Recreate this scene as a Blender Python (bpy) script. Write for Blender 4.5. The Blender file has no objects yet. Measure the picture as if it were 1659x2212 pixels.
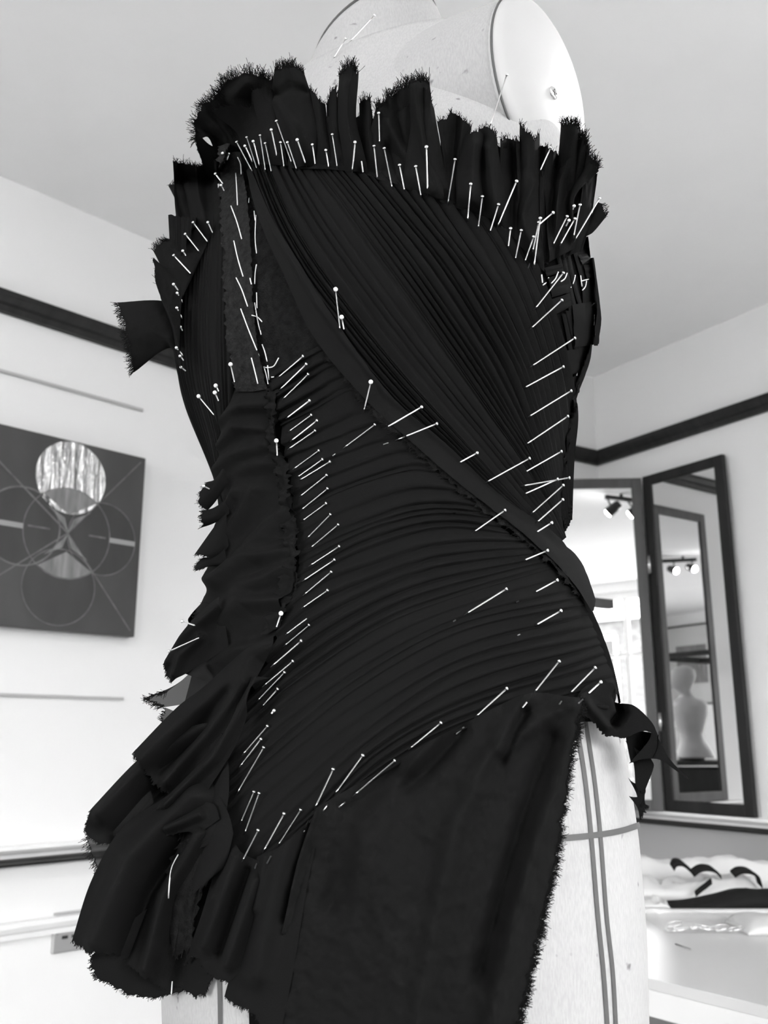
import bpy, bmesh, math, random
import numpy as np
from mathutils import Vector, Matrix, noise
from mathutils.bvhtree import BVHTree
random.seed(7)
S = bpy.context.scene; COL = S.collection
# ------------------------------------------------------------------ camera
F = 2000.0; TH = math.radians(13.8); CX, CY = 829.5, 1106.0; CAM = Vector((0, 0, 1.1))
CT, ST = math.cos(TH), math.sin(TH)
cd = bpy.data.cameras.new('camera'); cam = bpy.data.objects.new('camera', cd); COL.objects.link(cam)
cam.location = CAM; cam.rotation_euler = (math.pi/2 + TH, 0, 0)
cd.sensor_fit = 'VERTICAL'; cd.sensor_height = 36; cd.lens = 36*F/2212; cd.clip_start = .02
cd.dof.use_dof = True; cd.dof.focus_distance = .62; cd.dof.aperture_fstop = 13
S.camera = cam
# ------------------------------------------------------------------ light
w = bpy.data.worlds.new('world'); S.world = w; w.use_nodes = True
bg = w.node_tree.nodes['Background']; bg.inputs[0].default_value = (1, 1, 1, 1); bg.inputs[1].default_value = 4.0
S.view_settings.view_transform = 'Standard'; S.view_settings.look = 'None'
S.view_settings.gamma = 1; S.view_settings.use_curve_mapping = False
S.view_settings.exposure = 2.45

def V(*a): return Vector(a)
def ray(px, py):
    a, b = px - CX, CY - py
    return Vector((a, F*CT - b*ST, F*ST + b*CT)).normalized()
def on_z(px, py, z):
    r = ray(px, py); return CAM + r*((z - CAM.z)/r.z)
def on_y(px, py, y):
    r = ray(px, py); return CAM + r*(y/r.y)
def on_plane(px, py, p, n):
    r = ray(px, py); return CAM + r*((p - CAM).dot(n)/r.dot(n))
def proj(p):
    d = p - CAM; dep = d.y*CT + d.z*ST
    return CX + F*d.x/dep, CY - F*(-d.y*ST + d.z*CT)/dep
# room plan from the picture rail (2.1 m high)
ZR, ZC, ZD = 2.1, 2.42, .85
def xy(p): return Vector((p.x, p.y, 0))
pL0, pA, pB, pR = xy(on_z(0, 652, ZR)), xy(on_z(501, 818, ZR)), xy(on_z(1290, 992, ZR)), xy(on_z(1659, 871, ZR))
dL = (pL0 - pA).normalized(); dR = (pR - pB).normalized(); dW = (pA - pB).normalized()
pG = pA + dL*4.4; pE = pB + dR*4.7; pF = pE + dW*6.0
PTS = [pG, pA, pB, pE, pF]

# ------------------------------------------------------------------ materials
def mat(name, col, rough=.6, metal=0., sheen=0., bump=None, var=None, emit=0, alpha=1, spec=.5, coat=0):
    m = bpy.data.materials.new(name); m.use_nodes = True; nt = m.node_tree; b = nt.nodes['Principled BSDF']
    c = (col, col, col) if isinstance(col, (int, float)) else col
    b.inputs['Base Color'].default_value = (*c, 1); b.inputs['Roughness'].default_value = rough
    b.inputs['Metallic'].default_value = metal; b.inputs['Specular IOR Level'].default_value = spec
    b.inputs['Alpha'].default_value = alpha; b.inputs['Coat Weight'].default_value = coat
    if sheen: b.inputs['Sheen Weight'].default_value = sheen; b.inputs['Sheen Roughness'].default_value = .5
    if emit: b.inputs['Emission Color'].default_value = (1, 1, 1, 1); b.inputs['Emission Strength'].default_value = emit
    tc = nt.nodes.new('ShaderNodeTexCoord')
    def nz(scale, detail=4):
        mp = nt.nodes.new('ShaderNodeMapping'); t = nt.nodes.new('ShaderNodeTexNoise')
        nt.links.new(tc.outputs['Object'], mp.inputs[0]); nt.links.new(mp.outputs[0], t.inputs['Vector'])
        if isinstance(scale, tuple): mp.inputs['Scale'].default_value = scale; t.inputs['Scale'].default_value = 1
        else: t.inputs['Scale'].default_value = scale
        t.inputs['Detail'].default_value = detail; return t
    if var:                      # (scale, lo, hi)
        t = nz(var[0]); r = nt.nodes.new('ShaderNodeMapRange')
        r.inputs['From Min'].default_value = .3; r.inputs['From Max'].default_value = .7
        r.inputs['To Min'].default_value = var[1]; r.inputs['To Max'].default_value = var[2]
        nt.links.new(t.outputs[0], r.inputs[0])
        x = nt.nodes.new('ShaderNodeCombineColor')
        for i in range(3): nt.links.new(r.outputs[0], x.inputs[i])
        nt.links.new(x.outputs[0], b.inputs['Base Color'])
    if bump:                     # (scale, strength, distance)
        t = nz(bump[0]); bp = nt.nodes.new('ShaderNodeBump')
        bp.inputs['Strength'].default_value = bump[1]; bp.inputs['Distance'].default_value = bump[2]
        nt.links.new(t.outputs[0], bp.inputs['Height']); nt.links.new(bp.outputs[0], b.inputs['Normal'])
    return m
M = {}
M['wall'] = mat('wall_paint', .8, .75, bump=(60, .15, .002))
M['wall_dim'] = mat('wall_paint_shaded', .70, .75, bump=(60, .15, .002))  # wall paint again, with the weaker light on these walls put into its colour
M['ceil'] = mat('ceiling_paint', .8, .85, bump=(12, .1, .004), var=(3, .83, .87))
M['dadow'] = mat('panel_paint', .72, .5)
M['dark'] = mat('dark_wood', .012, .5, var=((3, 60, 3), .007, .018), spec=.3)
M['frame'] = mat('mirror_frame_stain', .01, .5, var=((30, 30, 4), .006, .014), spec=.3)
M['frame2'] = mat('mirror_frame_worn', .05, .5, var=((30, 30, 4), .035, .06))
M['cream'] = mat('white_gloss_paint', .82, .3)
M['greyline'] = mat('grey_strip', .45, .5)
M['mirror'] = mat('mirror_glass', .74, .0, metal=1)
M['chrome'] = mat('chrome', .75, .18, metal=1)
M['socket'] = mat('brushed_steel', .55, .3, metal=1)
M['black'] = mat('black_plastic', .01, .4)
M['greydado'] = mat('dado_grey', .36, .6)  # mid grey for the right wall below the dado rail
M['black_c'] = mat('black_jersey', .012, .9, spec=.1)
M['floor'] = mat('floor_boards', .25, .5, var=((1, 14, 1), .18, .32))
M['table'] = mat('table_laminate', .54, .3)
M['tabledge'] = mat('table_edge', .66, .4)
M['paper'] = mat('pattern_paper', .56, .7, bump=(30, .2, .002))
M['pencil'] = mat('pin_steel_dull', .3, .4, metal=.6)
M['plastic'] = mat('clear_plastic', .8, .1, alpha=.16)
M['steel'] = mat('pin_steel', .75, .28, metal=1)
M['pearl'] = mat('pin_head_white', .88, .25)
M['thread'] = mat('white_thread', .8, .8)
M['tape'] = mat('form_tape', .075, .55)
M['cloth'] = mat('black_crepe', .0066, .9, sheen=.0, bump=(1500, .25, .0004), spec=.06)
M['satin'] = mat('black_satin_band', .0066, .8, sheen=.0, bump=(1800, .1, .0003), spec=.06)
M['felt'] = mat('black_felt', .009, 1., bump=(700, .9, .001), var=(220, .005, .013), spec=.03)
M['canvas'] = mat('charcoal_interfacing', .026, 1., bump=(600, .9, .001), var=(260, .010, .022), spec=.04)
M['gauze'] = mat('black_gauze', .02, .9, spec=.05, alpha=.88, bump=(1200, .8, .001))
M['fringe'] = mat('frayed_threads', .008, .9, spec=.05)
M['lining'] = mat('black_lining', .004, .95, spec=.02)
M['plate'] = mat('plate_enamel', .46, .42, bump=(25, .06, .002), spec=.3)
M['paint0'] = mat('canvas_charcoal_paint', .05, .45, var=((9, 9, 4), .034, .055), bump=(90, .2, .001))
M['paint1'] = mat('canvas_black_paint', .04, .4, var=((14, 14, 3), .022, .036))
M['paintl'] = mat('canvas_pale_paint', .2, .5, var=((60, 60, 9), .12, .26))
M['paintm'] = mat('canvas_grey_line', .12, .5, var=(60, .08, .17))
M['leaf'] = mat('metal_leaf', .5, .22, metal=1, bump=((70, 70, 8), 1., .02))
M['paintw'] = mat('canvas_bar_paint', .3, .5)
M['white'] = mat('white_mannequin', .34, .6)
M['lamp'] = mat('lamp_glow', 1., .5, emit=18)
M['brick'] = mat('pale_brick', .1, .9, var=((6, 6, 14), .05, .10))
M['street'] = mat('street_paving', .5, .9)
def linen():
    m = mat('linen_cover', .6, .9, spec=.2); nt = m.node_tree; b = nt.nodes['Principled BSDF']
    tc = [n for n in nt.nodes if n.type == 'TEX_COORD'][0]
    mp = nt.nodes.new('ShaderNodeMapping'); mp.inputs['Scale'].default_value = (1000, 1000, 220)
    nt.links.new(tc.outputs['Object'], mp.inputs[0])
    t = nt.nodes.new('ShaderNodeTexNoise'); t.inputs['Scale'].default_value = 1; nt.links.new(mp.outputs[0], t.inputs['Vector'])
    t2 = nt.nodes.new('ShaderNodeTexNoise'); t2.inputs['Scale'].default_value = 95; nt.links.new(tc.outputs['Object'], t2.inputs['Vector'])
    t3 = nt.nodes.new('ShaderNodeTexNoise'); t3.inputs['Scale'].default_value = 9; nt.links.new(tc.outputs['Object'], t3.inputs['Vector'])
    r = nt.nodes.new('ShaderNodeMapRange'); r.inputs['From Min'].default_value = .35; r.inputs['From Max'].default_value = .65
    r.inputs['To Min'].default_value = .375; r.inputs['To Max'].default_value = .42; nt.links.new(t.outputs[0], r.inputs[0])
    r2 = nt.nodes.new('ShaderNodeMapRange'); r2.inputs['From Min'].default_value = .70; r2.inputs['From Max'].default_value = .78
    r2.inputs['To Min'].default_value = 1; r2.inputs['To Max'].default_value = .45; nt.links.new(t2.outputs[0], r2.inputs[0])
    r3 = nt.nodes.new('ShaderNodeMapRange'); r3.inputs['To Min'].default_value = .90; r3.inputs['To Max'].default_value = 1.06
    nt.links.new(t3.outputs[0], r3.inputs[0])
    a = nt.nodes.new('ShaderNodeMath'); a.operation = 'MULTIPLY'; nt.links.new(r.outputs[0], a.inputs[0]); nt.links.new(r2.outputs[0], a.inputs[1])
    a2 = nt.nodes.new('ShaderNodeMath'); a2.operation = 'MULTIPLY'; nt.links.new(a.outputs[0], a2.inputs[0]); nt.links.new(r3.outputs[0], a2.inputs[1])
    c = nt.nodes.new('ShaderNodeCombineColor')
    for i in range(3): nt.links.new(a2.outputs[0], c.inputs[i])
    nt.links.new(c.outputs[0], b.inputs['Base Color'])
    bp = nt.nodes.new('ShaderNodeBump'); bp.inputs['Strength'].default_value = .3; bp.inputs['Distance'].default_value = .0006
    nt.links.new(t.outputs[0], bp.inputs['Height']); nt.links.new(bp.outputs[0], b.inputs['Normal'])
    return m
M['linen'] = linen()

# ------------------------------------------------------------------ object helpers
def me_obj(name, verts, faces, m, parent=None, smooth=False):
    me = bpy.data.meshes.new(name); me.from_pydata([tuple(v) for v in verts], [], faces); me.update()
    if smooth: me.polygons.foreach_set('use_smooth', [True]*len(me.polygons))
    me.materials.append(m); o = bpy.data.objects.new(name, me); COL.objects.link(o)
    if parent: o.parent = parent; o.matrix_parent_inverse = Matrix.Translation(-parent.location)
    return o
def place(o, loc):               # give a mesh built in world space an origin of its own
    loc = Vector(loc); o.data.transform(Matrix.Translation(-loc)); o.location = loc; return o
def thing(name, label, cat, group=None):
    o = bpy.data.objects.new(name, None); o.empty_display_size = .05; COL.objects.link(o)
    return tag(o, label, cat, group)
def tag(o, label, cat, group=None):
    o['label'] = label; o['category'] = cat
    if group: o['group'] = group
    return o
def root_at(e, loc):             # move an empty to its base, its parts stay put
    e.location = loc
    for c in e.children: c.matrix_parent_inverse = Matrix.Translation(-Vector(loc))
    return e
def box_vf(c, ax, ay, az):       # centre and three half-axis vectors
    c = Vector(c); vs = [c + ax*i + ay*j + az*k for i in (-1, 1) for j in (-1, 1) for k in (-1, 1)]
    f = [(0, 1, 3, 2), (4, 6, 7, 5), (0, 4, 5, 1), (2, 3, 7, 6), (0, 2, 6, 4), (1, 5, 7, 3)]
    return vs, f
def box(name, c, ax, ay, az, m, parent=None, bev=0):
    vs, f = box_vf(c, ax, ay, az); o = me_obj(name, vs, f, m, parent)
    bm = bmesh.new(); bm.from_mesh(o.data); bmesh.ops.recalc_face_normals(bm, faces=bm.faces)
    if bev: bmesh.ops.bevel(bm, geom=bm.edges[:], offset=bev, segments=2, affect='EDGES', profile=.5)
    bm.to_mesh(o.data); bm.free(); return o
def seg_box(name, a, b, z0, z1, t, m, side, parent=None, bev=0):   # wall-like slab from a to b, thickness t towards side
    d = (b - a); n = Vector((-d.y, d.x, 0)).normalized()
    if n.dot(side) < 0: n = -n
    c = (a + b)/2 + n*t/2; c.z = (z0 + z1)/2
    return box(name, c, d/2, n*t/2, V(0, 0, (z1 - z0)/2), m, parent, bev)
def tube_vf(pts, r, n=6, taper=None, cap=True):
    vs, fs = [], []; pts = [Vector(p) for p in pts]; k = len(pts)
    up = None
    for i, p in enumerate(pts):
        d = (pts[min(i+1, k-1)] - pts[max(i-1, 0)]).normalized()
        if up is None: up = d.orthogonal().normalized()
        up = (up - d*up.dot(d)).normalized(); q = d.cross(up)
        rr = r*(taper(i/(k-1)) if taper else 1)
        for j in range(n):
            a = 2*math.pi*j/n; vs.append(p + up*(math.cos(a)*rr) + q*(math.sin(a)*rr))
    for i in range(k-1):
        for j in range(n): fs.append((i*n+j, i*n+(j+1) % n, (i+1)*n+(j+1) % n, (i+1)*n+j))
    if cap: fs.append(tuple(range(n-1, -1, -1))); fs.append(tuple((k-1)*n+j for j in range(n)))
    return vs, fs
def tube(name, pts, r, m, parent=None, n=8, taper=None):
    return me_obj(name, *tube_vf(pts, r, n, taper), m, parent, True)
def cr(P, t):                    # Catmull-Rom through list of tuples, t in [0,1] by chord length
    P = np.array(P, float); n = len(P)
    if n == 1: return np.repeat(P, len(t), 0)
    seg = np.sqrt(((P[1:, :2]-P[:-1, :2])**2).sum(1)) + 1e-6; cum = np.r_[0, np.cumsum(seg)]; cum /= cum[-1]
    out = []
    for x in t:
        i = min(max(int(np.searchsorted(cum, x) - 1), 0), n-2); u = (x-cum[i])/(cum[i+1]-cum[i])
        p1, p2 = P[i], P[i+1]; h = cum[i+1]-cum[i]
        m1 = (P[i+1]-P[i-1])/(cum[i+1]-cum[i-1])*h if i > 0 else (p2-p1)
        m2 = (P[i+2]-P[i])/(cum[i+2]-cum[i])*h if i < n-2 else (p2-p1)
        u2, u3 = u*u, u*u*u
        out.append((2*u3-3*u2+1)*p1 + (u3-2*u2+u)*m1 + (-2*u3+3*u2)*p2 + (u3-u2)*m2)
    return np.array(out)
def fbm(x, y, z=0., o=3): return noise.fractal(Vector((x, y, z)), 1., 2., o)

# ------------------------------------------------------------------ room shell
def st(o): o['kind'] = 'structure'; return o
ctr = (pA + pB + pE + pF + pG)/5
def outward(a, b):
    n = Vector((-(b-a).y, (b-a).x, 0)).normalized(); return n if n.dot((a+b)/2 - ctr) > 0 else -n
names = ['wall_left', 'wall_back', 'wall_right', 'wall_rear', 'wall_side']
for i, nm in enumerate(names[:3]):
    a, b = PTS[i], PTS[(i+1) % 5]; st(seg_box(nm, a, b, 0, ZC, .15, M['wall_dim'] if i else M['wall'], outward(a, b)))
def wall_with_window(nm, a, b, s0, s1, z0, z1, num, cols, rows):
    d = (b-a).normalized(); L = (b-a).length; n = outward(a, b); vs, fs = [], []
    for (u0, u1, h0, h1) in ((0, s0, 0, ZC), (s1, L, 0, ZC), (s0, s1, 0, z0), (s0, s1, z1, ZC)):
        c = a + d*(u0+u1)/2 + n*.075; c.z = (h0+h1)/2
        v, f = box_vf(c, d*(u1-u0)/2, n*.075, V(0, 0, (h1-h0)/2)); k = len(vs); vs += v; fs += [tuple(i+k for i in q) for q in f]
    st(me_obj(nm, vs, fs, M['wall']))
    w_ = bpy.data.objects.new('window_%d' % num, None); COL.objects.link(w_); st(w_); w_.location = a + d*(s0+s1)/2 + V(0, 0, z0)
    def bar(nm2, u0, u1, h0, h1, t=.05):
        c = a + d*(u0+u1)/2 + n*.05; c.z = (h0+h1)/2
        o = box(nm2, c, d*(u1-u0)/2, n*t/2, V(0, 0, (h1-h0)/2), M['cream']); o.parent = w_; o.matrix_parent_inverse = Matrix.Translation(-w_.location)
    fw = .06
    bar('window_frame', s0, s0+fw, z0, z1); bar('window_frame', s1-fw, s1, z0, z1); bar('window_frame', s0+fw, s1-fw, z0, z0+fw); bar('window_frame', s0+fw, s1-fw, z1-fw, z1)
    for k in range(1, cols): u = s0 + (s1-s0)*k/cols; bar('glazing_bar', u-.02, u+.02, z0+fw, z1-fw, .03)
    for k in range(1, rows): h = z0 + (z1-z0)*k/rows; bar('glazing_bar', s0+fw, s1-fw, h-.015, h+.015, .028)
    lt = bpy.data.lights.new('portal', 'AREA'); lt.shape = 'RECTANGLE'; lt.size = s1-s0; lt.size_y = z1-z0; lt.cycles.is_portal = True
    lo = bpy.data.objects.new('window_portal', lt); COL.objects.link(lo); lo.location = a + d*(s0+s1)/2 + n*.16 + V(0, 0, (z0+z1)/2)
    lo.rotation_euler = (-n).to_track_quat('-Z', 'Y').to_euler()
wall_with_window('wall_rear', pE, pF, .4, 4.2, .72, 2.33, 1, 4, 3)
wall_with_window('wall_side', pF, pG, 2.0, 3.3, .72, 2.33, 2, 4, 3)
poly = [(p + (p-ctr).normalized()*.2) for p in PTS]
def slab(nm, z0, z1, m):
    n = len(poly); vs = [(p.x, p.y, z0) for p in poly] + [(p.x, p.y, z1) for p in poly]
    fs = [tuple(range(n)), tuple(range(2*n-1, n-1, -1))] + [(i, (i+1) % n, n+(i+1) % n, n+i) for i in range(n)]
    return st(me_obj(nm, vs, fs, m))
slab('ceiling', ZC, ZC+.1, M['ceil']); slab('floor', -.1, 0, M['floor'])
# rails: profiled strips along a wall
def rail(nm, a, b, z0, z1, t, m, extra=None):
    inn = -outward(a, b); d = (b-a)
    prof = [(0, z0), (t*.55, z0), (t*.6, z0+(z1-z0)*.3), (t*.8, z0+(z1-z0)*.42), (t, z0+(z1-z0)*.7), (t, z1), (0, z1)]
    k = len(prof); vs = [p + inn*x + V(0, 0, z) for p in (a, b) for x, z in prof]
    fs = [(i, (i+1) % k, k+(i+1) % k, k+i) for i in range(k)] + [tuple(range(k-1, -1, -1)), tuple(range(k, 2*k))]
    return st(me_obj(nm, vs, fs, m))
k = 1
for i in range(3):
    a, b = PTS[i], PTS[i+1]
    rail('trim_%d' % k, a, b, ZR-.027, ZR+.022, .03, M['dark']); k += 1
    rail('trim_%d' % k, a, b, ZD-.012, ZD+.004, .05, M['dark']); k += 1
    rail('trim_%d' % k, a, b, ZD+.004, ZD+.03, .038, M['cream']); k += 1
    rail('trim_%d' % k, a, b, ZD-.16, ZD-.125, .025, M['cream']); k += 1
    rail('baseboard_%s' % ('left', 'back', 'right')[i], a, b, 0, .14, .02, M['cream'])

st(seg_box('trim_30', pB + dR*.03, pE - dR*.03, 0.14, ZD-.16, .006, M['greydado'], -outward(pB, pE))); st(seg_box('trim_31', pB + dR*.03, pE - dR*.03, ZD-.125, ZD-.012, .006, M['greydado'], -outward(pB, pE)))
inL, inB, inR = -outward(pG, pA), -outward(pA, pB), -outward(pB, pE)
# thin raised grey strips on the left wall
def on_left(px, py, off=0.): return on_plane(px, py, pA + inL*off, inL)
def on_right(px, py, off=0.): return on_plane(px, py, pB + inR*off, inR)
def wall_strip(nm, p, q, h):
    zz = (p.z+q.z)/2; e = q + (p-q).normalized()*0; s = q - (xy(q)-xy(p)).normalized()*1.1
    a = xy(s); b = xy(q); o = seg_box(nm, a, b, zz-h, zz+h, .008, M['greyline'], inL, bev=.002); return st(o)
wall_strip('trim_20', on_left(0, 803), on_left(307, 886), .004)
wall_strip('trim_21', on_left(0, 1501), on_left(265, 1509), .0035)
# ------------------------------------------------------------------ painting
pt = thing('abstract_painting', 'square dark abstract canvas of interlocking circles hanging on the left wall', 'painting')
UZ = V(0, 0, 1)
tr_, br_ = on_left(316, 990, .035), on_left(291, 1376, .035)
ux = -dL; R0 = xy((tr_+br_)/2); zt, zb = tr_.z, br_.z
Hh = (zt-zb); Wd = Hh*1.06
pc = R0 - ux*Wd/2 + UZ*(zt+zb)/2
box('stretched_canvas', pc - inL*.0175, ux*Wd/2, inL*.0165, UZ*Hh/2, M['paint0'], pt, .002)
def lp(px, py):                 # picture px -> plane coords on the canvas
    p = on_plane(px, py, pc, inL); d = p - pc; return d.dot(ux), d.z
def pp(u, z, off): return pc + ux*u + UZ*z + inL*off
def disc2(nm, cu, cz, r, m, off, n=64, r0=0., a0=0., a1=2*math.pi, sub=pt):
    vs, fs = [], []
    for i in range(n+1):
        a = a0+(a1-a0)*i/n
        for rr in (r0, r): vs.append(pp(max(min(cu+rr*math.cos(a), Wd/2), -Wd/2), cz+rr*math.sin(a), off))
    for i in range(n): fs.append((2*i, 2*i+1, 2*i+3, 2*i+2))
    return me_obj(nm, vs, fs, m, sub)
c0 = lp(148, 1155); ctp = lp(153, 1033); ru = (lp(153, 960)[1]-lp(148, 1112)[1])/2
cen = lp(146, 1152); rr = Hh*.195
tops = (cen[0]-.002, cen[1]+rr*1.52); bots = (cen[0]-.010, cen[1]-rr*1.45)
disc2('painted_circle', cen[0]-rr*1.25, cen[1], rr*1.02, M['paint1'], .0003)
disc2('painted_circle', cen[0]+rr*1.0, cen[1], rr*1.0, M['paint1'], .0004)
disc2('painted_circle', cen[0], cen[1], rr*1.22, M['paint1'], .0005)
disc2('painted_circle', bots[0], bots[1], rr*1.0, M['paint1'], .0006)
disc2('metal_leaf_disc', tops[0], tops[1], rr*1.0, M['leaf'], .0008)['label'] = 'shiny disc of brushed metal leaf at the top of the painting'
def ringline(cu, cz, r, w=.0022): disc2('painted_ring', cu, cz, r+w/2, M['paintm'], .0012, 96, r-w/2)
ringline(cen[0]-rr*1.25, cen[1], rr*1.02, .004); ringline(cen[0]+rr*1.0, cen[1], rr*1.0); ringline(cen[0], cen[1], rr*1.22); ringline(bots[0], bots[1], rr)
def quad(nm, pts, m, off): return me_obj(nm, [pp(u, z, off) for u, z in pts], [tuple(range(len(pts)))], m, pt)
def pline(a, b, wd, m, off=.0014):
    d = Vector((b[0]-a[0], b[1]-a[1])); n = Vector((-d.y, d.x)).normalized()*wd/2
    quad('painted_line', [(a[0]+n.x, a[1]+n.y), (b[0]+n.x, b[1]+n.y), (b[0]-n.x, b[1]-n.y), (a[0]-n.x, a[1]-n.y)], m, off)
e = .47
pline((cen[0], cen[1]), (-Wd*e, Hh*e), .004, M['paintm']); pline((cen[0], cen[1]), (Wd*e, Hh*e), .003, M['paintm'])
pline((cen[0], cen[1]), (-Wd*e, -Hh*e), .003, M['paintm']); pline((cen[0], cen[1]), (Wd*e, -Hh*e), .003, M['paintm'])
pline((-Wd/2, cen[1]), (cen[0]-rr*1.22, cen[1]), .012, M['paintw']); pline((cen[0]+rr*1.22, cen[1]), (cen[0]+rr*2, cen[1]), .012, M['paintw'])
pline((cen[0]-rr*1.1, cen[1]+.003), (cen[0]-rr*.5, cen[1]+.003), .004, M['paintm']); pline((cen[0]+rr*.6, cen[1]+.003), (cen[0]+rr*1.1, cen[1]+.003), .004, M['paintm'])
for s_ in (1, -1):               # pale fans above and below the centre
    fan = [(cen[0], cen[1]+s_*rr*.50)]
    for i in range(13):
        a = math.radians(52+76*i/12); fan.append((cen[0]+rr*1.2*math.cos(a), cen[1]+s_*rr*1.2*math.sin(a)))
    quad('painted_fan', fan, M['paintl'], .0016)
    for q in (-1, 1):
        quad('painted_petal', [(cen[0], cen[1]+s_*rr*.03), (cen[0]+q*rr*.42, cen[1]+s_*rr*.5), (cen[0]+q*rr*.62, cen[1]+s_*rr*.66), (cen[0]+q*rr*.12, cen[1]+s_*rr*.4)], M['paintl'], .0017)
root_at(pt, pc - UZ*Hh/2)
# ------------------------------------------------------------------ wall socket
sk = thing('wall_socket', 'brushed steel double wall socket low on the left wall behind the hem', 'socket')
s0 = on_left(118, 1973, .006); s1 = on_left(118, 2060, .006); sz = (s0.z+s1.z)/2; sh = (s0.z-s1.z)/2
sc = xy(s0) + UZ*sz + ux*sh*1.72
box('face_plate', sc - inL*.001, ux*sh*1.72, inL*.005, UZ*sh, M['socket'], sk, .002)
for q in (-1, 1):
    cc = sc + ux*q*sh*.8
    for (a_, b_, w_, h_) in ((0, .35, .10, .24), (-.28, -.25, .17, .08), (.28, -.25, .17, .08)):
        box('pin_hole', cc + ux*a_*sh - ux*.3*sh*q*0 + UZ*b_*sh + inL*.0042, ux*w_*sh, inL*.0006, UZ*h_*sh, M['black'], sk)
    box('rocker_switch', cc + ux*.55*sh + UZ*.62*sh + inL*.005, ux*.16*sh, inL*.003, UZ*.22*sh, M['black'], sk, .001)
    o = tube('plate_screw', [sc + ux*q*sh*1.55 + inL*.004, sc + ux*q*sh*1.55 + inL*.0055], .0035, M['chrome'], sk, 12)
root_at(sk, sc - UZ*sh)
# ------------------------------------------------------------------ dressing mirror
mr = thing('folding_mirror', 'dark framed folding dressing mirror standing on the ledge in the corner', 'mirror')
zb = ZD + .032
def frame_panel(a, b, z0, z1, inn, m, fw=.034, t=.018):
    d = (b-a).normalized(); n = inn
    def bar(u0, u1, h0, h1):
        c = a + d*(u0+u1)/2; c.z = (h0+h1)/2
        box('frame_bar', c, d*(u1-u0)/2, n*t/2, UZ*(h1-h0)/2, m, mr, .002)
    L = (b-a).length
    bar(0, fw, z0, z1); bar(L-fw, L, z0, z1); bar(fw, L-fw, z0, z0+fw); bar(fw, L-fw, z1-fw, z1)
    c = (a+b)/2; c.z = (z0+z1)/2
    vs = [c + d*i*(L/2-fw) + UZ*j*((z1-z0)/2-fw) + n*.003 for i, j in ((-1, -1), (1, -1), (1, 1), (-1, 1))]
    me_obj('mirror_glass', vs, [(0, 1, 2, 3)], M['mirror'], mr)
    box('back_board', c - n*.004, d*(L/2-.003), n*.004, UZ*((z1-z0)/2-.003), M['black'], mr)
ml = xy(on_right(1441, 1758, .03)); mrr = xy(on_right(1636, 1778, .03)); ztop = on_right(1567, 980, .03).z
frame_panel(ml, mrr, zb, ztop, inR, M['frame'])
mp2 = ml + Vector((-.012, -.004, 0)); yv = mp2.y
lft = on_y(1180, 1400, yv+.02); mp1 = Vector((lft.x, yv+.02, 0))
m1n = Vector((mp1.y-mp2.y, mp2.x-mp1.x, 0)).normalized()
if m1n.y > 0: m1n = -m1n
frame_panel(mp1, mp2, zb, ztop-.005, m1n, M['frame2'])
mp0 = mp1 + Vector((-.02, 0, 0)); far = mp0 + Vector((-.84, -.55, 0))*.31
m0n = Vector((mp0.y-far.y, far.x-mp0.x, 0)).normalized(); m0n = -m0n if m0n.y > 0 else m0n
frame_panel(far, mp0, zb, ztop-.005, m0n, M['frame2'])
for hz in (.25, .72):
    c = (mp2+ml)/2 + V(0, -.012, 0); c.z = zb + (ztop-zb)*hz
    tube('hinge', [c - UZ*.03, c + UZ*.03], .006, M['socket'], mr)
root_at(mr, (mp1+mp2)/2 + UZ*zb)
# ------------------------------------------------------------------ dress form
GAM = math.radians(32); U = Vector((math.cos(GAM), -math.sin(GAM), 0)); W = Vector((math.sin(GAM), math.cos(GAM), 0)); DY = .68
ROWS = [  # y, xL, xR, depth ratio
 (2420, 352, 1404, .74), (2212, 346, 1402, .74), (2000, 340, 1397, .74), (1800, 345, 1380, .74), (1600, 380, 1348, .72), (1480, 412, 1330, .70), (1400, 430, 1306, .70),
 (1300, 458, 1262, .70), (1200, 478, 1213, .70), (1150, 484, 1196, .70), (1100, 482, 1197, .70), (1000, 470, 1205, .70), (900, 434, 1221, .70),
 (850, 415, 1233, .70), (800, 400, 1256, .70), (750, 391, 1271, .70), (700, 387, 1276, .70), (650, 386, 1276, .69), (600, 387, 1268, .68),
 (550, 394, 1258, .66), (480, 412, 1246, .62), (400, 440, 1234, .58), (300, 480, 1190, .47), (220, 520, 1120, .43), (150, 560, 1060, .41)]
secs = []
for (y, xl, xr, rt) in ROWS:
    b = CY - y; ry = F*CT - b*ST; rz = F*ST + b*CT
    bl, br = math.atan((xl-CX)/ry), math.atan((xr-CX)/ry); bc = (bl+br)/2; dl = (br-bl)/2
    tl, tr = bl, br
    for _ in range(8):           # centre and width until the outline seen from the camera fits
        R = DY/math.cos(bc); wv = R*math.sin(dl); g = GAM + bc
        a = wv/math.sqrt(math.cos(g)**2 + (rt*math.sin(g))**2)
        aa = np.linspace(0, 2*math.pi, 721); ex = DY*math.tan(bc) + U.x*a*np.cos(aa) + W.x*a*rt*np.sin(aa); ey = DY + U.y*a*np.cos(aa) + W.y*a*rt*np.sin(aa)
        be = np.arctan(ex/ey); e0, e1 = tl - be.min(), tr - be.max()
        bc += (e0+e1)/2; dl += (e1-e0)/2
    z = (R*math.cos(dl)**2*math.cos(bc))*rz/ry + CAM.z
    secs.append((z, DY*math.tan(bc), a, a*rt))
secs = np.array(secs); NZ = 170; NA = 144
zz = np.linspace(secs[0, 0], secs[-1, 0], NZ)
def smooth_interp(col):
    v = np.interp(zz, secs[:, 0], secs[:, col])
    for _ in range(6): v[1:-1] = (v[:-2] + 2*v[1:-1] + v[2:])/4
    return v
sx, sa, sb = smooth_interp(1), smooth_interp(2), smooth_interp(3)
bv, bf = [], []
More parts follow.
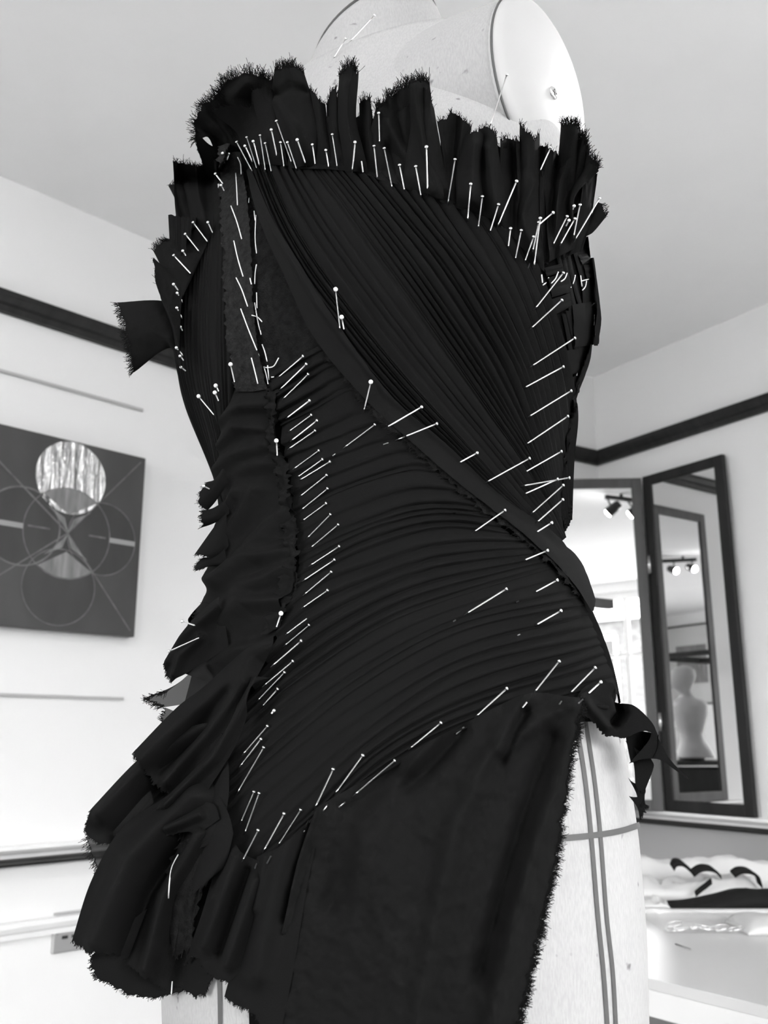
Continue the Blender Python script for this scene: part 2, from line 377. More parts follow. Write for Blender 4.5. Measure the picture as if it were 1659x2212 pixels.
def ellpt(i, a, off=0.):
    c, s = math.cos(a), math.sin(a)
    return Vector((sx[i], DY, zz[i])) + U*(c*(sa[i]+off)) + W*(s*(sb[i]+off))
for i in range(NZ):
    for j in range(NA): bv.append(ellpt(i, 2*math.pi*j/NA))
for i in range(NZ-1):
    for j in range(NA): bf.append((i*NA+j, i*NA+(j+1) % NA, (i+1)*NA+(j+1) % NA, (i+1)*NA+j))
bf.append(tuple(range(NA-1, -1, -1))); bf.append(tuple((NZ-1)*NA+j for j in range(NA)))
# shoulder yoke: ellipse sections across the body
U2 = Vector((math.cos(math.radians(42)), -math.sin(math.radians(42)), 0)); W2 = Vector((math.sin(math.radians(42)), math.cos(math.radians(42)), 0))
PC = on_y(1163, 190, DY - .085)          # centre of the near arm plate
sh_v, sh_f = [], []
YK = [(0, .060, .070, 0, 0), (.012, .0625, .0725, 0, .0), (.05, .070, .085, -.002, .002), (.09, .077, .096, -.008, .004), (.13, .082, .104, -.011, .005), (.17, .083, .104, -.013, .005),
      (.21, .080, .100, -.015, .004), (.25, .072, .092, -.016, 0), (.285, .06, .08, -.018, 0)]
ts = np.linspace(0, 1, 40); yk = cr([(s, hd, hh, dz, dw) for s, hd, hh, dz, dw in YK], ts)
for (s, hd, hh, dz, dw) in yk:
    c = PC - U2*s + UZ*dz + W2*dw
    for j in range(72):
        a = 2*math.pi*j/72; sh_v.append(c + W2*(math.cos(a)*hd) + UZ*(math.sin(a)*hh))
for i in range(39):
    for j in range(72): sh_f.append((i*72+j, i*72+(j+1) % 72, (i+1)*72+(j+1) % 72, (i+1)*72+j))
sh_f.append(tuple(range(71, -1, -1))); sh_f.append(tuple(39*72+j for j in range(72)))
# neck: tilted rings
nk_v, nk_f = [], []
nb = on_y(800, 150, .70); ntp = on_y(815, 62, .715)
rimc = on_y(812, 96, .700)
for i in range(12):
    t = i/11; c = nb.lerp(rimc, t) - UZ*.13*(1-t)**1.5 + U*.01*(1-t)
    tilt = math.radians(26)*t
    ax = (Vector((1, 0, 0))*math.cos(tilt) + UZ*math.sin(tilt)); ay = V(0, 1, 0)*.98 - UZ*.1*t
    rx = .088*(1-t) + .060*t; ry_ = .07*(1-t) + .056*t
    for j in range(64):
        a = 2*math.pi*j/64; nk_v.append(c + ax*(rx*math.cos(a)) + ay*(ry_*math.sin(a)))
for i in range(11):
    for j in range(64): nk_f.append((i*64+j, i*64+(j+1) % 64, (i+1)*64+(j+1) % 64, (i+1)*64+j))
nk_f.append(tuple(11*64+j for j in range(64)))
form = thing('dress_form', 'linen covered dress form wearing the pinned black drape', 'mannequin')
av = bv + sh_v + nk_v; o1 = len(bv); o2 = o1 + len(sh_v)
af = bf + [tuple(i+o1 for i in f) for f in sh_f] + [tuple(i+o2 for i in f) for f in nk_f]
body = me_obj('torso', av, af, M['linen'], form, True)
BV = BVHTree.FromPolygons([tuple(v) for v in av], af, all_triangles=False, epsilon=0)
BT = BVHTree.FromPolygons([tuple(v) for v in bv], bf, all_triangles=False, epsilon=0)   # torso only, for cloth
# neck rim
tube('neck_rim', [nk_v[11*64+j] for j in range(64)] + [nk_v[11*64]], .0016, M['tape'], form, 6)['label'] = 'dark bound edge of the neck'
# arm plate
pv, pf = [], []
PT_ = PC + U2*.0005
for i, (r, h) in enumerate(((1.0, -.004), (1.0, .0015), (.975, .0035), (.9, .0055), (.7, .0085), (.45, .0105), (.2, .0115), (.04, .0118))):
    for j in range(80):
        a = 2*math.pi*j/80; pv.append(PT_ + W2*(math.cos(a)*.0605*r) + UZ*(math.sin(a)*.0705*r) + U2*(h*1.2))
for i in range(7):
    for j in range(80): pf.append((i*80+j, i*80+(j+1) % 80, (i+1)*80+(j+1) % 80, (i+1)*80+j))
pf.append(tuple(7*80+j for j in range(80)))
me_obj('arm_plate', pv, pf, M['plate'], form, True)['label'] = 'smooth glossy white arm plate'
tube('plate_seam', [PC + U2*.0008 + W2*(math.cos(a)*.0610) + UZ*(math.sin(a)*.0712) for a in [2*math.pi*j/80 for j in range(81)]], .0009, M['tape'], form, 5)
pb = BVHTree.FromPolygons([tuple(v) for v in pv], pf)
r_ = ray(1195, 201); h_ = pb.ray_cast(CAM, r_)
sc_ = h_[0] if h_[0] else PC
scr = tube('plate_screw', [sc_ - U2*.002, sc_ + U2*.0006, sc_ + U2*.0014], .0048, M['chrome'], form, 20, lambda t: 1 if t < .6 else .8)
for q in (W2, UZ): box('screw_slot', sc_ + U2*.0014, q*.0026, (UZ if q is W2 else W2)*.0005, U2*.0004, M['black'], scr)
# base plate and stand
zb0 = secs[0, 0]
tube('stand_pole', [V(sx[0], DY, .04), V(sx[0], DY, zb0+.01)], .016, M['chrome'], form, 20)
for k in range(4):
    a = math.pi/4 + k*math.pi/2; d = V(math.cos(a), math.sin(a), 0)
    tube('stand_leg', [V(sx[0], DY, .12), V(sx[0], DY, .09) + d*.12, V(sx[0], DY, .02) + d*.26], .012, M['black'], form, 10)
root_at(form, V(sx[0], DY, 0))

def surf(px, py, tree=None):
    """point on the torso seen at this place of the photograph (or next to it), normal"""
    r = ray(px, py); T = tree or BT; h = T.ray_cast(CAM, r)
    if h[0] is not None: return h[0], (h[1] if h[1].dot(r) < 0 else -h[1])
    t = .66
    for _ in range(6):
        q, n, _i, _d = T.find_nearest(CAM + r*t); t = (q-CAM).dot(r)
    p = CAM + r*t; n = (p-q).normalized(); return p, n
_ry = np.array([q[0] for q in ROWS][::-1]); _rl = np.array([q[1] for q in ROWS][::-1]); _rr = np.array([q[2] for q in ROWS][::-1])
def surf_soft(px, py, m=45.):
    """depth for loose cloth: the torso depth, held constant beyond a line a little inside its outline"""
    l, r = np.interp(py, _ry, _rl) + m, np.interp(py, _ry, _rr) - m
    x = min(max(px, l), r); s_ = 25.
    if px < l + s_: x = l + s_*math.exp((px-l-s_)/s_)*1.0 if px < l + s_ else px
    elif px > r - s_: x = r - s_*math.exp(-(px-r+s_)/s_)
    p, n = surf(x, max(py, 390.)); t = (p-CAM).length + max(390.-py, 0)*.00012
    if py < 470:
        h = BV.ray_cast(CAM, ray(px, py))
        if h[0] is not None: t = min(t, (h[0]-CAM).length - .003*min((470-py)/60, 1))
    return CAM + ray(px, py)*t, n
ALLV, ALLF = [], []
def collect(vs, fs):
    k = len(ALLV); ALLV.extend(tuple(v) for v in vs); ALLF.extend(tuple(i+k for i in f) for f in fs)
# tapes on the form
def tape(nm, pts, wpx, lbl=None, off=.0008, n=60):
    P = cr(pts, np.linspace(0, 1, n)); vs, fs = [], []
    for i in range(n):
        d = P[min(i+1, n-1)] - P[max(i-1, 0)]; d = d/np.hypot(*d); nn = np.array((-d[1], d[0]))*wpx/2
        for s in (-1, 1):
            p, no = surf(P[i][0]+s*nn[0], P[i][1]+s*nn[1], BV); vs.append(p + no*off)
    for i in range(n-1): fs.append((2*i, 2*i+1, 2*i+3, 2*i+2))
    o = me_obj(nm, vs, fs, M['tape'], form, True); o.matrix_parent_inverse = Matrix.Translation(-form.location)
    return o
tape('style_tape', [(1243, 1560), (1262, 1680), (1275, 1800), (1290, 1980), (1302, 2100), (1312, 2240)], 9)
tape('style_tape', [(1262, 1550), (1282, 1680), (1295, 1800), (1309, 1980), (1322, 2100), (1330, 2240)], 8)
tape('style_tape', [(1100, 1812), (1200, 1811), (1290, 1803), (1340, 1794), (1378, 1782)], 13, off=.0012)
tape('style_tape', [(472, 2060), (476, 2130), (478, 2240)], 9)

MIR = {'m0': (mp0, m0n), 'm1': (mp2, m1n), 'm2': (ml + inR*.003, inR)}
def trace(px, py, ms):           # sight line through the mirrors: where it starts again and its direction
    o, r = CAM.copy(), ray(px, py)
    for m_ in ms:
        p, n = MIR[m_]; o = o + r*((p-o).dot(n)/r.dot(n)); r = r - n*2*r.dot(n)
    return o, r
# ------------------------------------------------------------------ things the mirrors show
def to_z(px, py, ms, z):
    o, r = trace(px, py, ms); return o + r*((z-o.z)/r.z)
def track(label, a, b, bulbs, aim, lit):
    t = thing('track_light', label, 'light'); a = Vector(a); b = Vector(b); d = (b-a).normalized(); z = ZC-.03; n = d.cross(UZ)
    c = (a+b)/2; c.z = z
    box('track_bar', c, d*(b-a).length/2, n*.012, UZ*.012, M['black'], t, .002)
    for k in (-.3, .3): cc = c + d*(b-a).length*k; tube('ceiling_mount', [cc, cc + UZ*.031], .01, M['black'], t)
    for i, p in enumerate(bulbs):
        p = Vector(p); q = p + (c-p).dot(n)*n; q.z = z-.01
        tube('lamp_arm', [q, V(p.x, p.y, p.z+.02)], .005, M['black'], t)
        ad = (Vector(aim)-p).normalized()
        tube('lamp_shade', [p - ad*.06, p - ad*.05, p + ad*.02], .030, M['black'], t, 20, lambda u: .5 if u < .3 else (.8 if u < .7 else 1))
        tube('lamp_bulb', [p + ad*.019, p + ad*.024, p + ad*.03], .026, M['lamp'], t, 20, lambda u: 1-.3*u)
        ld = bpy.data.lights.new('spot', 'SPOT'); ld.energy = lit; ld.spot_size = math.radians(95); ld.spot_blend = .8; ld.shadow_soft_size = .03
        lo = bpy.data.objects.new('spot_beam', ld); COL.objects.link(lo); lo.parent = t; lo.location = p + ad*.04; lo.rotation_euler = ad.to_track_quat('-Z', 'Y').to_euler()
    return t
b1, b2 = to_z(1320, 1103, ['m1'], ZC-.11), to_z(1368, 1107, ['m1'], ZC-.11)
a1, a2 = to_z(1308, 1074, ['m1'], ZC-.03), to_z(1400, 1086, ['m1'], ZC-.03)
track('ceiling track with lit spotlights seen in the middle mirror leaf', a1, a2 + (a2-a1).normalized()*.25, [b1, b2], V(.0, .62, 1.55), 3)
c1, c2 = to_z(1420, 1213, ['m2', 'm0'], ZC-.03), to_z(1503, 1209, ['m2', 'm0'], ZC-.03)
e1, e2 = to_z(1455, 1232, ['m2', 'm0'], ZC-.10), to_z(1495, 1228, ['m2', 'm0'], ZC-.10)
track('ceiling track with two black spotlights seen in the right mirror leaf', c1 - (c2-c1).normalized()*.2, c2, [e1, e2], V(-1.6, 1.2, 1.55), 3)
# framed picture on the far wall, white bust on a dark cabinet
fpn = -outward(pF, pG)
o_, r_ = trace(1495, 1435, ['m2', 'm0']); fp = o_ + r_*((pF-o_).dot(fpn)/r_.dot(fpn)); fd = (pG-pF).normalized()
fr_ = thing('framed_print', 'framed print on the far wall seen only in the mirror', 'picture')
for s1_, s2_ in ((-1, 0), (1, 0)): box('frame_bar', fp + fd*s1_*.34 + fpn*.012, fd*.008, fpn*.01, UZ*.42, M['black'], fr_)
for s1_ in (-1, 1): box('frame_bar', fp + UZ*s1_*.412 + fpn*.012, fd*.332, fpn*.01, UZ*.008, M['black'], fr_)
box('mount_board', fp + fpn*.006, fd*.332, fpn*.003, UZ*.404, M['paper'], fr_)
box('print_sheet', fp + fpn*.010, fd*.2, fpn*.001, UZ*.2 , M['paintl'], fr_)
root_at(fr_, fp - UZ*.42)
o_, r_ = trace(1487, 1560, ['m2', 'm0']); bp = o_ + r_*3.5
cabz = (o_ + trace(1487, 1655, ['m2', 'm0'])[1]*3.5).z if False else .955
cb = thing('dark_cabinet', 'low dark cabinet behind the camera carrying the white bust', 'cabinet')
cbc = V(bp.x, bp.y-.05, 0)
box('cabinet_body', cbc + UZ*(cabz-.05)/2 + UZ*.02, V(.38, .05, 0), V(-.03, .22, 0), UZ*((cabz-.05)/2-.02), M['frame'], cb, .004)
box('cabinet_top', cbc + UZ*(cabz-.015), V(.40, .053, 0), V(-.032, .24, 0), UZ*.015, M['dark'], cb, .004)
box('plinth', cbc + UZ*.02, V(.35, .046, 0), V(-.028, .2, 0), UZ*.02, M['black'], cb)
root_at(cb, cbc)
vd = r_.normalized(); hx = vd.cross(UZ).normalized()      # sideways as the mirror shows it
prof = [(0, .15, .15, -.03), (.06, .14, .135, -.025), (.13, .12, .1, -.015), (.19, .12, .095, -.01), (.27, .14, .12, -.01), (.35, .15, .145, -.01), (.41, .145, .15, -.01), (.445, .12, .13, -.01), (.47, .07, .07, .0), (.50, .05, .05, .005), (.53, .05, .058, .022), (.56, .06, .085, .04), (.60, .07, .1, .035), (.65, .073, .105, .025), (.70, .06, .088, .015), (.73, .03, .045, .01), (.738, .004, .005, .01)]
PR = cr([(p[0]*1.0, p[1], p[2]*1000+p[3]) for p in prof], np.linspace(0, 1, 60)); PR = np.array([np.interp(np.linspace(0, .738, 60), [p[0] for p in prof], [p[k] for p in prof]) for k in range(4)]).T*.88
bs = thing('white_bust', 'white faceless head and torso mannequin on the dark cabinet seen in the mirror', 'mannequin')
fwd = -hx; sdw = vd
vs, fs = [], []
zc0 = cabz + .02
for i, (z_, a_, b_, off) in enumerate(PR):
    for j in range(40):
        th = 2*math.pi*j/40; x_ = math.cos(th)*b_ + off
        if .485 < z_ < .56 and math.cos(th) > .9: x_ += .012*(1-abs(z_-.515)/.05)   # nose and chin ridge
        vs.append(V(bp.x, bp.y, zc0+z_) + fwd*x_ + sdw*(math.sin(th)*a_))
for i in range(59):
    for j in range(40): fs.append((i*40+j, i*40+(j+1) % 40, (i+1)*40+(j+1) % 40, (i+1)*40+j))
fs.append(tuple(range(39, -1, -1)))
me_obj('bust_body', vs, fs, M['white'], bs, True)
tube('bust_base', [V(bp.x, bp.y, cabz), V(bp.x, bp.y, zc0+.002)], .09, M['black'], bs, 24)
root_at(bs, V(bp.x, bp.y, cabz))
# dark rail end that sticks out from behind the form
dwb = (pB-pA).normalized()
off_ = .55
def rp(px, py): return on_plane(px, py, pA + inB*off_, inB)
re_ = rp(1320, 1306); le_ = re_ - dwb*.75
rl = thing('wall_rail', 'dark square wooden rail whose end juts out from behind the waist of the form', 'rail')
box('rail_bar', (re_+le_)/2, (re_-le_)/2, inB*.012, UZ*.0125, M['frame2'], rl, .002)
for q in (.35, .68):
    c = re_ - dwb*q; box('rail_bracket', c - inB*off_/2, dwb*.01, inB*(off_/2), UZ*.01, M['frame2'], rl)
root_at(rl, re_ - dwb*.5 - inB*off_)
# building across the street
hb = thing('street_facade', 'pale brick house front across the street outside the rear window', 'building')
no = outward(pE, pF); dn = (pF-pE).normalized(); bc_ = (pE+pF)/2 + no*7
box('facade_wall', bc_ + UZ*1.0, dn*7, no*.2, UZ*2.2, M['brick'], hb)
for i in range(-4, 5):
    for zz_ in (.2, 1.9): 
        c = bc_ + dn*i*1.5 - no*.21 + UZ*(zz_+.3)
        f_ = box('window', c, dn*.42, no*.03, UZ*.55, M['cream'], hb); box('pane', c - no*.032, dn*.36, no*.002, UZ*.48, M['black'], f_)
box('cornice', bc_ - no*.25 + UZ*3.1, dn*7, no*.1, UZ*.1, M['cream'], hb)
st(me_obj('street_ground', [(-40, -40, -1.25), (40, -40, -1.25), (40, 40, -1.25), (-40, 40, -1.25)], [(0, 1, 2, 3)], M['street']))
root_at(hb, bc_ - UZ*1.2)
# ------------------------------------------------------------------ the draped dress
dress = thing('draped_dress', 'black draped dress of hand pleated panels and raw edged ruffles pinned on the form', 'dress')
dress.location = V(sx[0], DY, 0)
def hill(X, Y, poly, wd):        # distance falloff to a polyline in picture units
    best = np.full(X.shape, 1e9)
    for (x0, y0), (x1, y1) in zip(poly[:-1], poly[1:]):
        dx, dy = x1-x0, y1-y0; t = np.clip(((X-x0)*dx + (Y-y0)*dy)/(dx*dx+dy*dy+1e-9), 0, 1)
        best = np.minimum(best, np.hypot(X-x0-t*dx, Y-y0-t*dy))
    return np.exp(-(best/wd)**2)
def saw(s):                      # knife pleat profile
    f = s - math.floor(s); return (f**.75) if f < .88 else (1-f)/.12*(.88**.75)
def sheet(name, rows, nu, nv, m, lift=3., pleat=None, fold=None, ridges=(), rag=(0, 0), ragu=(0, 0), rumple=0., rf=.03, us=None, label=None, parent=None, flare=False, coll=True, seed=0, rowt=None, edgefade=True):
    """rows: polylines (x, y[, lift mm]) running along v; u goes across them."""
    if len(rows[0]) and fold: fold = (fold[0]*.75, fold[1]*1.25, fold[2]*1.3, fold[3])
    rs = [cr([(p[0], p[1], p[2] if len(p) > 2 else 0) for p in r], np.linspace(0, 1, nv)) for r in rows]
    G = np.array(rs)                                # (rows, nv, 3)
    n = len(rows)
    ut = np.linspace(0, 1, nu) if us is None else us
    if isinstance(rowt, str):
        dd_ = np.sqrt(((G[1:, :, :2]-G[:-1, :, :2])**2).sum(2)); dd_ = .5*dd_.mean(1) + .5*dd_[:, nv//2]; rowt = np.r_[0, np.cumsum(dd_)]/dd_.sum()
    mid = [G[i, nv//2] for i in range(n)]
    grid = np.zeros((nu, nv, 3))
    for k in range(nv):
        if n == 2: grid[:, k] = G[0, k]*(1-ut[:, None]) + G[1, k]*ut[:, None]
        else:
            par = np.linspace(0, 1, n) if rowt is None else np.array(rowt)
            P = G[:, k]
            for c in range(3):                       # cubic interpolation on given parameters
                mm = np.gradient(P[:, c], par) if n > 2 else np.zeros(n)
                ii = np.clip(np.searchsorted(par, ut) - 1, 0, n-2); h = par[ii+1]-par[ii]; uu = (ut-par[ii])/h
                grid[:, k, c] = (2*uu**3-3*uu**2+1)*P[ii, c] + (uu**3-2*uu**2+uu)*h*mm[ii] + (-2*uu**3+3*uu**2)*P[ii+1, c] + (uu**3-uu**2)*h*mm[ii+1]
    rnd = random.Random(seed + len(name)); vv = np.linspace(0, 1, nv)
    H = np.zeros((nu, nv)); Lc = grid[:, :, 2].copy()
    if fold:                                         # (count, amp mm, px shift, grow power)
        cnt, amp, shx, gp = fold; ph = rnd.random()*6.28
        tdir = grid[-1, :, :2] - grid[0, :, :2]; tl = np.hypot(tdir[:, 0], tdir[:, 1])[:, None] + 1e-6; tdir = tdir/tl
        for i in range(nu):
            for k in range(nv):
                wv = ut[i]*cnt*2*math.pi + ph + 1.1*fbm(ut[i]*3, vv[k]*1.2, seed+3.1)
                g = vv[k]**gp if gp >= 0 else 1
                ed = min(1, min(ut[i], 1-ut[i])*cnt*2.2) if edgefade else 1
                a_ = amp*g*(math.sin(wv) + .35*math.sin(2*wv+1)) if cnt > .95 else amp*g*(1.9*max(math.sin(math.pi*ut[i]), 0)**.7 - .8); Lc[i, k] += a_
                grid[i, k, :2] += tdir[k]*shx*g*ed*math.cos(wv)
    if rag[1] or rag[0]:
        for i in range(nu):
            j1 = rag[1]*fbm(ut[i]*nu*.35, seed+9.2, 0, 4)*1.6; j0 = rag[0]*fbm(ut[i]*nu*.35, seed+4.2, 0, 4)*1.6
            d1 = grid[i, -1, :2] - grid[i, -2, :2]; d1 /= np.hypot(*d1)+1e-6; d0 = grid[i, 0, :2] - grid[i, 1, :2]; d0 /= np.hypot(*d0)+1e-6
            for q, f in ((1, 1), (2, .6), (3, .3)):
                if nv > 6: grid[i, -q, :2] += d1*j1*f; grid[i, q-1, :2] += d0*j0*f
    if ragu[1] or ragu[0]:
        for k in range(nv):
            for side, am, e0, e1 in ((0, ragu[0], 0, 1), (1, ragu[1], -1, -2)):
                if am:
                    d = grid[e0, k, :2] - grid[e1, k, :2]; d /= np.hypot(*d)+1e-6; grid[e0, k, :2] += d*am*fbm(k*.45, seed+2.7+side, 0, 4)*1.6
    if pleat:                                        # (edges in u, height mm, sub)
        edges, hm = pleat; edges = np.array(edges)
        for i in range(nu):
            for k in range(nv):
                u = ut[i] + .004*fbm(ut[i]*4, vv[k]*1.6, seed)
                q = np.searchsorted(edges, u); q = min(max(q, 1), len(edges)-1)
                s = (u-edges[q-1])/(edges[q]-edges[q-1]); s = min(max(s, 0), .999)
                wdt = edges[q]-edges[q-1]; am = hm*(.55 + .9*min(1, wdt*len(edges)))*(.8+.4*math.sin(q*12.9+vv[k]*3))
                am *= min(1, .35 + 6*(1-vv[k])) if name == 'hip_pleats' else 1
                H[i, k] += am*(saw(s) + .07*math.sin(s*6.28*2+q))
    X, Y = grid[:, :, 0], grid[:, :, 1]
    for (poly_, wd, hm) in ridges: H += hm*hill(X, Y, poly_, wd)
    vs = []
    for i in range(nu):
        for k in range(nv):
            x, y = X[i, k], Y[i, k]; p, no = (surf_soft if flare else surf)(x, y); r = (p-CAM).normalized()
            dd = no if not flare else (no*.25 - r).normalized()
            h = H[i, k] + (rumple*fbm(x*rf, y*rf, seed+1.7, 4) if rumple else 0)
            vs.append((p + no*.002 - r*(lift*.001) if flare else p + no*(lift*.001)) - r*(Lc[i, k]*.001) + dd*(h*.001))
    fs = [(i*nv+k, (i+1)*nv+k, (i+1)*nv+k+1, i*nv+k+1) for i in range(nu-1) for k in range(nv-1)]
    o = me_obj(name, vs, fs, m, parent or dress, True)
    if label: o['label'] = label
    if coll: collect(vs, fs)
    o['_g'] = 0; del o['_g']
    return o, [[vs[i*nv+k] for k in range(nv)] for i in range(nu)]
def pedges(n, seed, var=.55):
    r = random.Random(seed); w_ = [1 + var*(r.random()*2-1) + (1.1 if r.random() < .13 else 0) for _ in range(n)]
    c = np.r_[0, np.cumsum(w_)]; return c/c[-1]
def dense(edges, per=7):         # u samples that follow the pleats, tight at the fold
    out = []
    for a, b in zip(edges[:-1], edges[1:]):
        for f in (0, .05, .18, .40, .65, .86, .93): out.append(a + (b-a)*f)
    out.append(1.); return np.array(out)
def fringe(edge, inner, n, length, parent, seed=0, r=.00016, curl=.6):
    rn = random.Random(seed); vs, fs = [], []
    E = [Vector(p) for p in edge]; I = [Vector(p) for p in inner]
    for _ in range(n):
        t = rn.random()*(len(E)-1.001); i = int(t); f = t-i
        p = E[i].lerp(E[i+1], f); d = (p - I[i].lerp(I[i+1], f)).normalized()
        d = (d + Vector((rn.uniform(-1, 1), rn.uniform(-1, 1), rn.uniform(-1, 1)))*.5).normalized()
        L = length*rn.uniform(.35, 1.15); b = Vector((rn.uniform(-1, 1), rn.uniform(-1, 1), rn.uniform(-1, 1)))*curl
        pts = [p - d*L*.25, p + d*L*.35, p + d*L*.7 + b*L*.25, p + d*L + b*L*.6]
        v, q = tube_vf(pts, r, 3, cap=False); k = len(vs); vs += v; fs += [tuple(a+k for a in g) for g in q]
    o = me_obj('frayed_edge', vs, fs, M['fringe'], parent); o['kind'] = 'stuff'; return o

# lining close to the form, all the way round
def in_poly(x, y, P):
    c = False; j = len(P)-1
    for i in range(len(P)):
        if (P[i][1] > y) != (P[j][1] > y) and x < (P[j][0]-P[i][0])*(y-P[i][1])/(P[j][1]-P[i][1]) + P[i][0]: c = not c
        j = i
    return c
LP = [(300, 420), (460, 330), (560, 325), (700, 335), (850, 340), (980, 400), (1120, 440), (1300, 440), (1500, 1000), (1500, 1490), (1330, 1497), (1232, 1522), (1182, 1700), (1128, 1950), (1080, 2300), (560, 2300), (520, 2080), (380, 2060), (250, 1800), (250, 1000)]
lv = [ellpt(i, 2*math.pi*j/NA, .0016) for i in range(NZ) for j in range(NA)]; lf = []
zb_hi, zb_lo = on_y(850, 420, DY).z, on_y(1250, 1530, DY).z
for i in range(NZ-1):
    for j in range(NA):
        q = (i*NA+j, i*NA+(j+1) % NA, (i+1)*NA+(j+1) % NA, (i+1)*NA+j); c = (lv[q[0]]+lv[q[2]])/2
        nrm = (lv[q[1]]-lv[q[0]]).cross(lv[q[3]]-lv[q[0]])
        vis = nrm.dot(c-CAM) < 0
        x, y = proj(c)
        if (vis and in_poly(x, y, LP)) or (not vis and zb_lo < c.z < zb_hi): lf.append(q)
me_obj('lining', lv, lf, M['lining'], dress, True)
collect(bv, bf[:-2]); collect(sh_v, sh_f)

# felt backing seen between the panels
sheet('felt_backing', [[(520, 400), (515, 600), (525, 840)], [(565, 420), (590, 600), (610, 850)], [(600, 500), (680, 640), (760, 800)]], 30, 50, M['felt'], 2.4, rumple=1.0, seed=2)
# upper left pleated side panel
eA = pedges(16, 4)
sheet('side_pleats', [[(372, 470), (377, 560), (378, 700), (392, 800), (432, 930), (470, 1010), (492, 1080)],
    [(430, 480), (425, 600), (420, 720), (430, 830), (462, 950), (482, 1040), (495, 1090)],
    [(470, 470), (462, 600), (460, 740), (470, 850), (490, 960), (500, 1050), (505, 1100)],
    [(510, 440), (512, 600), (512, 740), (512, 860), (512, 960), (515, 1050), (520, 1100)]], len(dense(eA)), 70, M['cloth'], 3.2, pleat=(eA, 2.0), us=dense(eA), seed=5)
# charcoal interfacing strip with pinked edge
_, gs = sheet('interfacing_strip', [[(484, 330), (488, 450), (496, 560), (500, 660), (510, 760), (524, 845)], [(508, 325), (515, 450), (525, 560), (535, 660), (548, 760), (560, 845)], [(530, 335), (548, 450), (556, 560), (562, 660), (572, 760), (590, 840)]],
    14, 150, M['canvas'], 6.5, rumple=.9, ragu=(5, 2), seed=8, label='fuzzy charcoal strip with a pinked edge and white basting')
# bust fan of pleats
eB = pedges(34, 11, .7)
fan_rows = [
 [(536, 345), (566, 440), (600, 520), (650, 610), (720, 700), (840, 850), (950, 962), (1080, 1092), (1190, 1183)],
 [(590, 335), (640, 450), (700, 550), (780, 660), (880, 790), (980, 910), (1070, 1020), (1140, 1110), (1196, 1178)],
 [(672, 340), (750, 440), (830, 550), (910, 660), (990, 780), (1060, 890), (1120, 990), (1165, 1080), (1200, 1172)],
 [(785, 365), (870, 470), (950, 570), (1020, 680), (1075, 780), (1120, 890), (1155, 990), (1180, 1080), (1202, 1165)],
 [(915, 410), (1000, 530), (1060, 620), (1105, 710), (1140, 800), (1165, 900), (1185, 1000), (1196, 1080), (1204, 1155)],
 [(1045, 475), (1105, 570), (1135, 640), (1162, 720), (1183, 810), (1195, 900), (1204, 1000), (1207, 1080), (1207, 1140)],
 [(1142, 545), (1178, 640), (1196, 700), (1210, 760), (1222, 840), (1226, 900), (1216, 980), (1211, 1060), (1209, 1125)]]
sheet('bust_pleats', fan_rows, len(dense(eB)), 120, M['cloth'], 3.8, pleat=(eB, 3.0), us=dense(eB), rowt=(0, .2, .42, .6, .76, .89, 1), seed=12)
# hip pleats
eC = pedges(38, 21, .6)
hip_rows = [
 [(590, 806), (618, 790), (650, 772), (680, 756), (708, 742)], [(610, 870), (650, 846), (690, 822), (720, 806), (752, 796)], [(622, 957), (680, 930), (730, 907), (775, 886), (818, 876)],
 [(634, 1014), (700, 984), (760, 962), (820, 944), (880, 936)], [(642, 1077), (710, 1042), (790, 1010), (860, 988), (925, 986)], [(645, 1135), (720, 1092), (800, 1060), (890, 1036), (982, 1042)],
 [(652, 1186), (720, 1152), (790, 1126), (904, 1088), (1028, 1092)], [(654, 1232), (730, 1190), (818, 1150), (940, 1122), (1062, 1130)], [(645, 1278), (720, 1230), (805, 1192), (950, 1150), (1096, 1160)],
 [(629, 1324), (700, 1268), (811, 1225), (962, 1180), (1128, 1175)], [(585, 1440), (684, 1355), (811, 1285), (950, 1235), (1155, 1203)], [(525, 1575), (640, 1473), (811, 1356), (937, 1301), (1180, 1228)],
 [(495, 1660), (620, 1545), (800, 1420), (970, 1335), (1218, 1262)], [(472, 1740), (600, 1622), (790, 1470), (990, 1360), (1246, 1303)], [(448, 1820), (600, 1680), (790, 1535), (1000, 1415), (1264, 1347)],
 [(460, 1890), (620, 1735), (800, 1580), (1000, 1450), (1278, 1382)], [(500, 1905), (663, 1770), (811, 1622), (1000, 1515), (1292, 1418)], [(550, 1900), (690, 1770), (830, 1640), (1010, 1545), (1310, 1462)],
 [(590, 1885), (720, 1755), (850, 1665), (1010, 1578), (1322, 1500)]]
sheet('hip_pleats', hip_rows, len(dense(eC)), 110, M['cloth'], 3.6, pleat=(eC, 3.0), us=dense(eC), rowt='auto', seed=22)
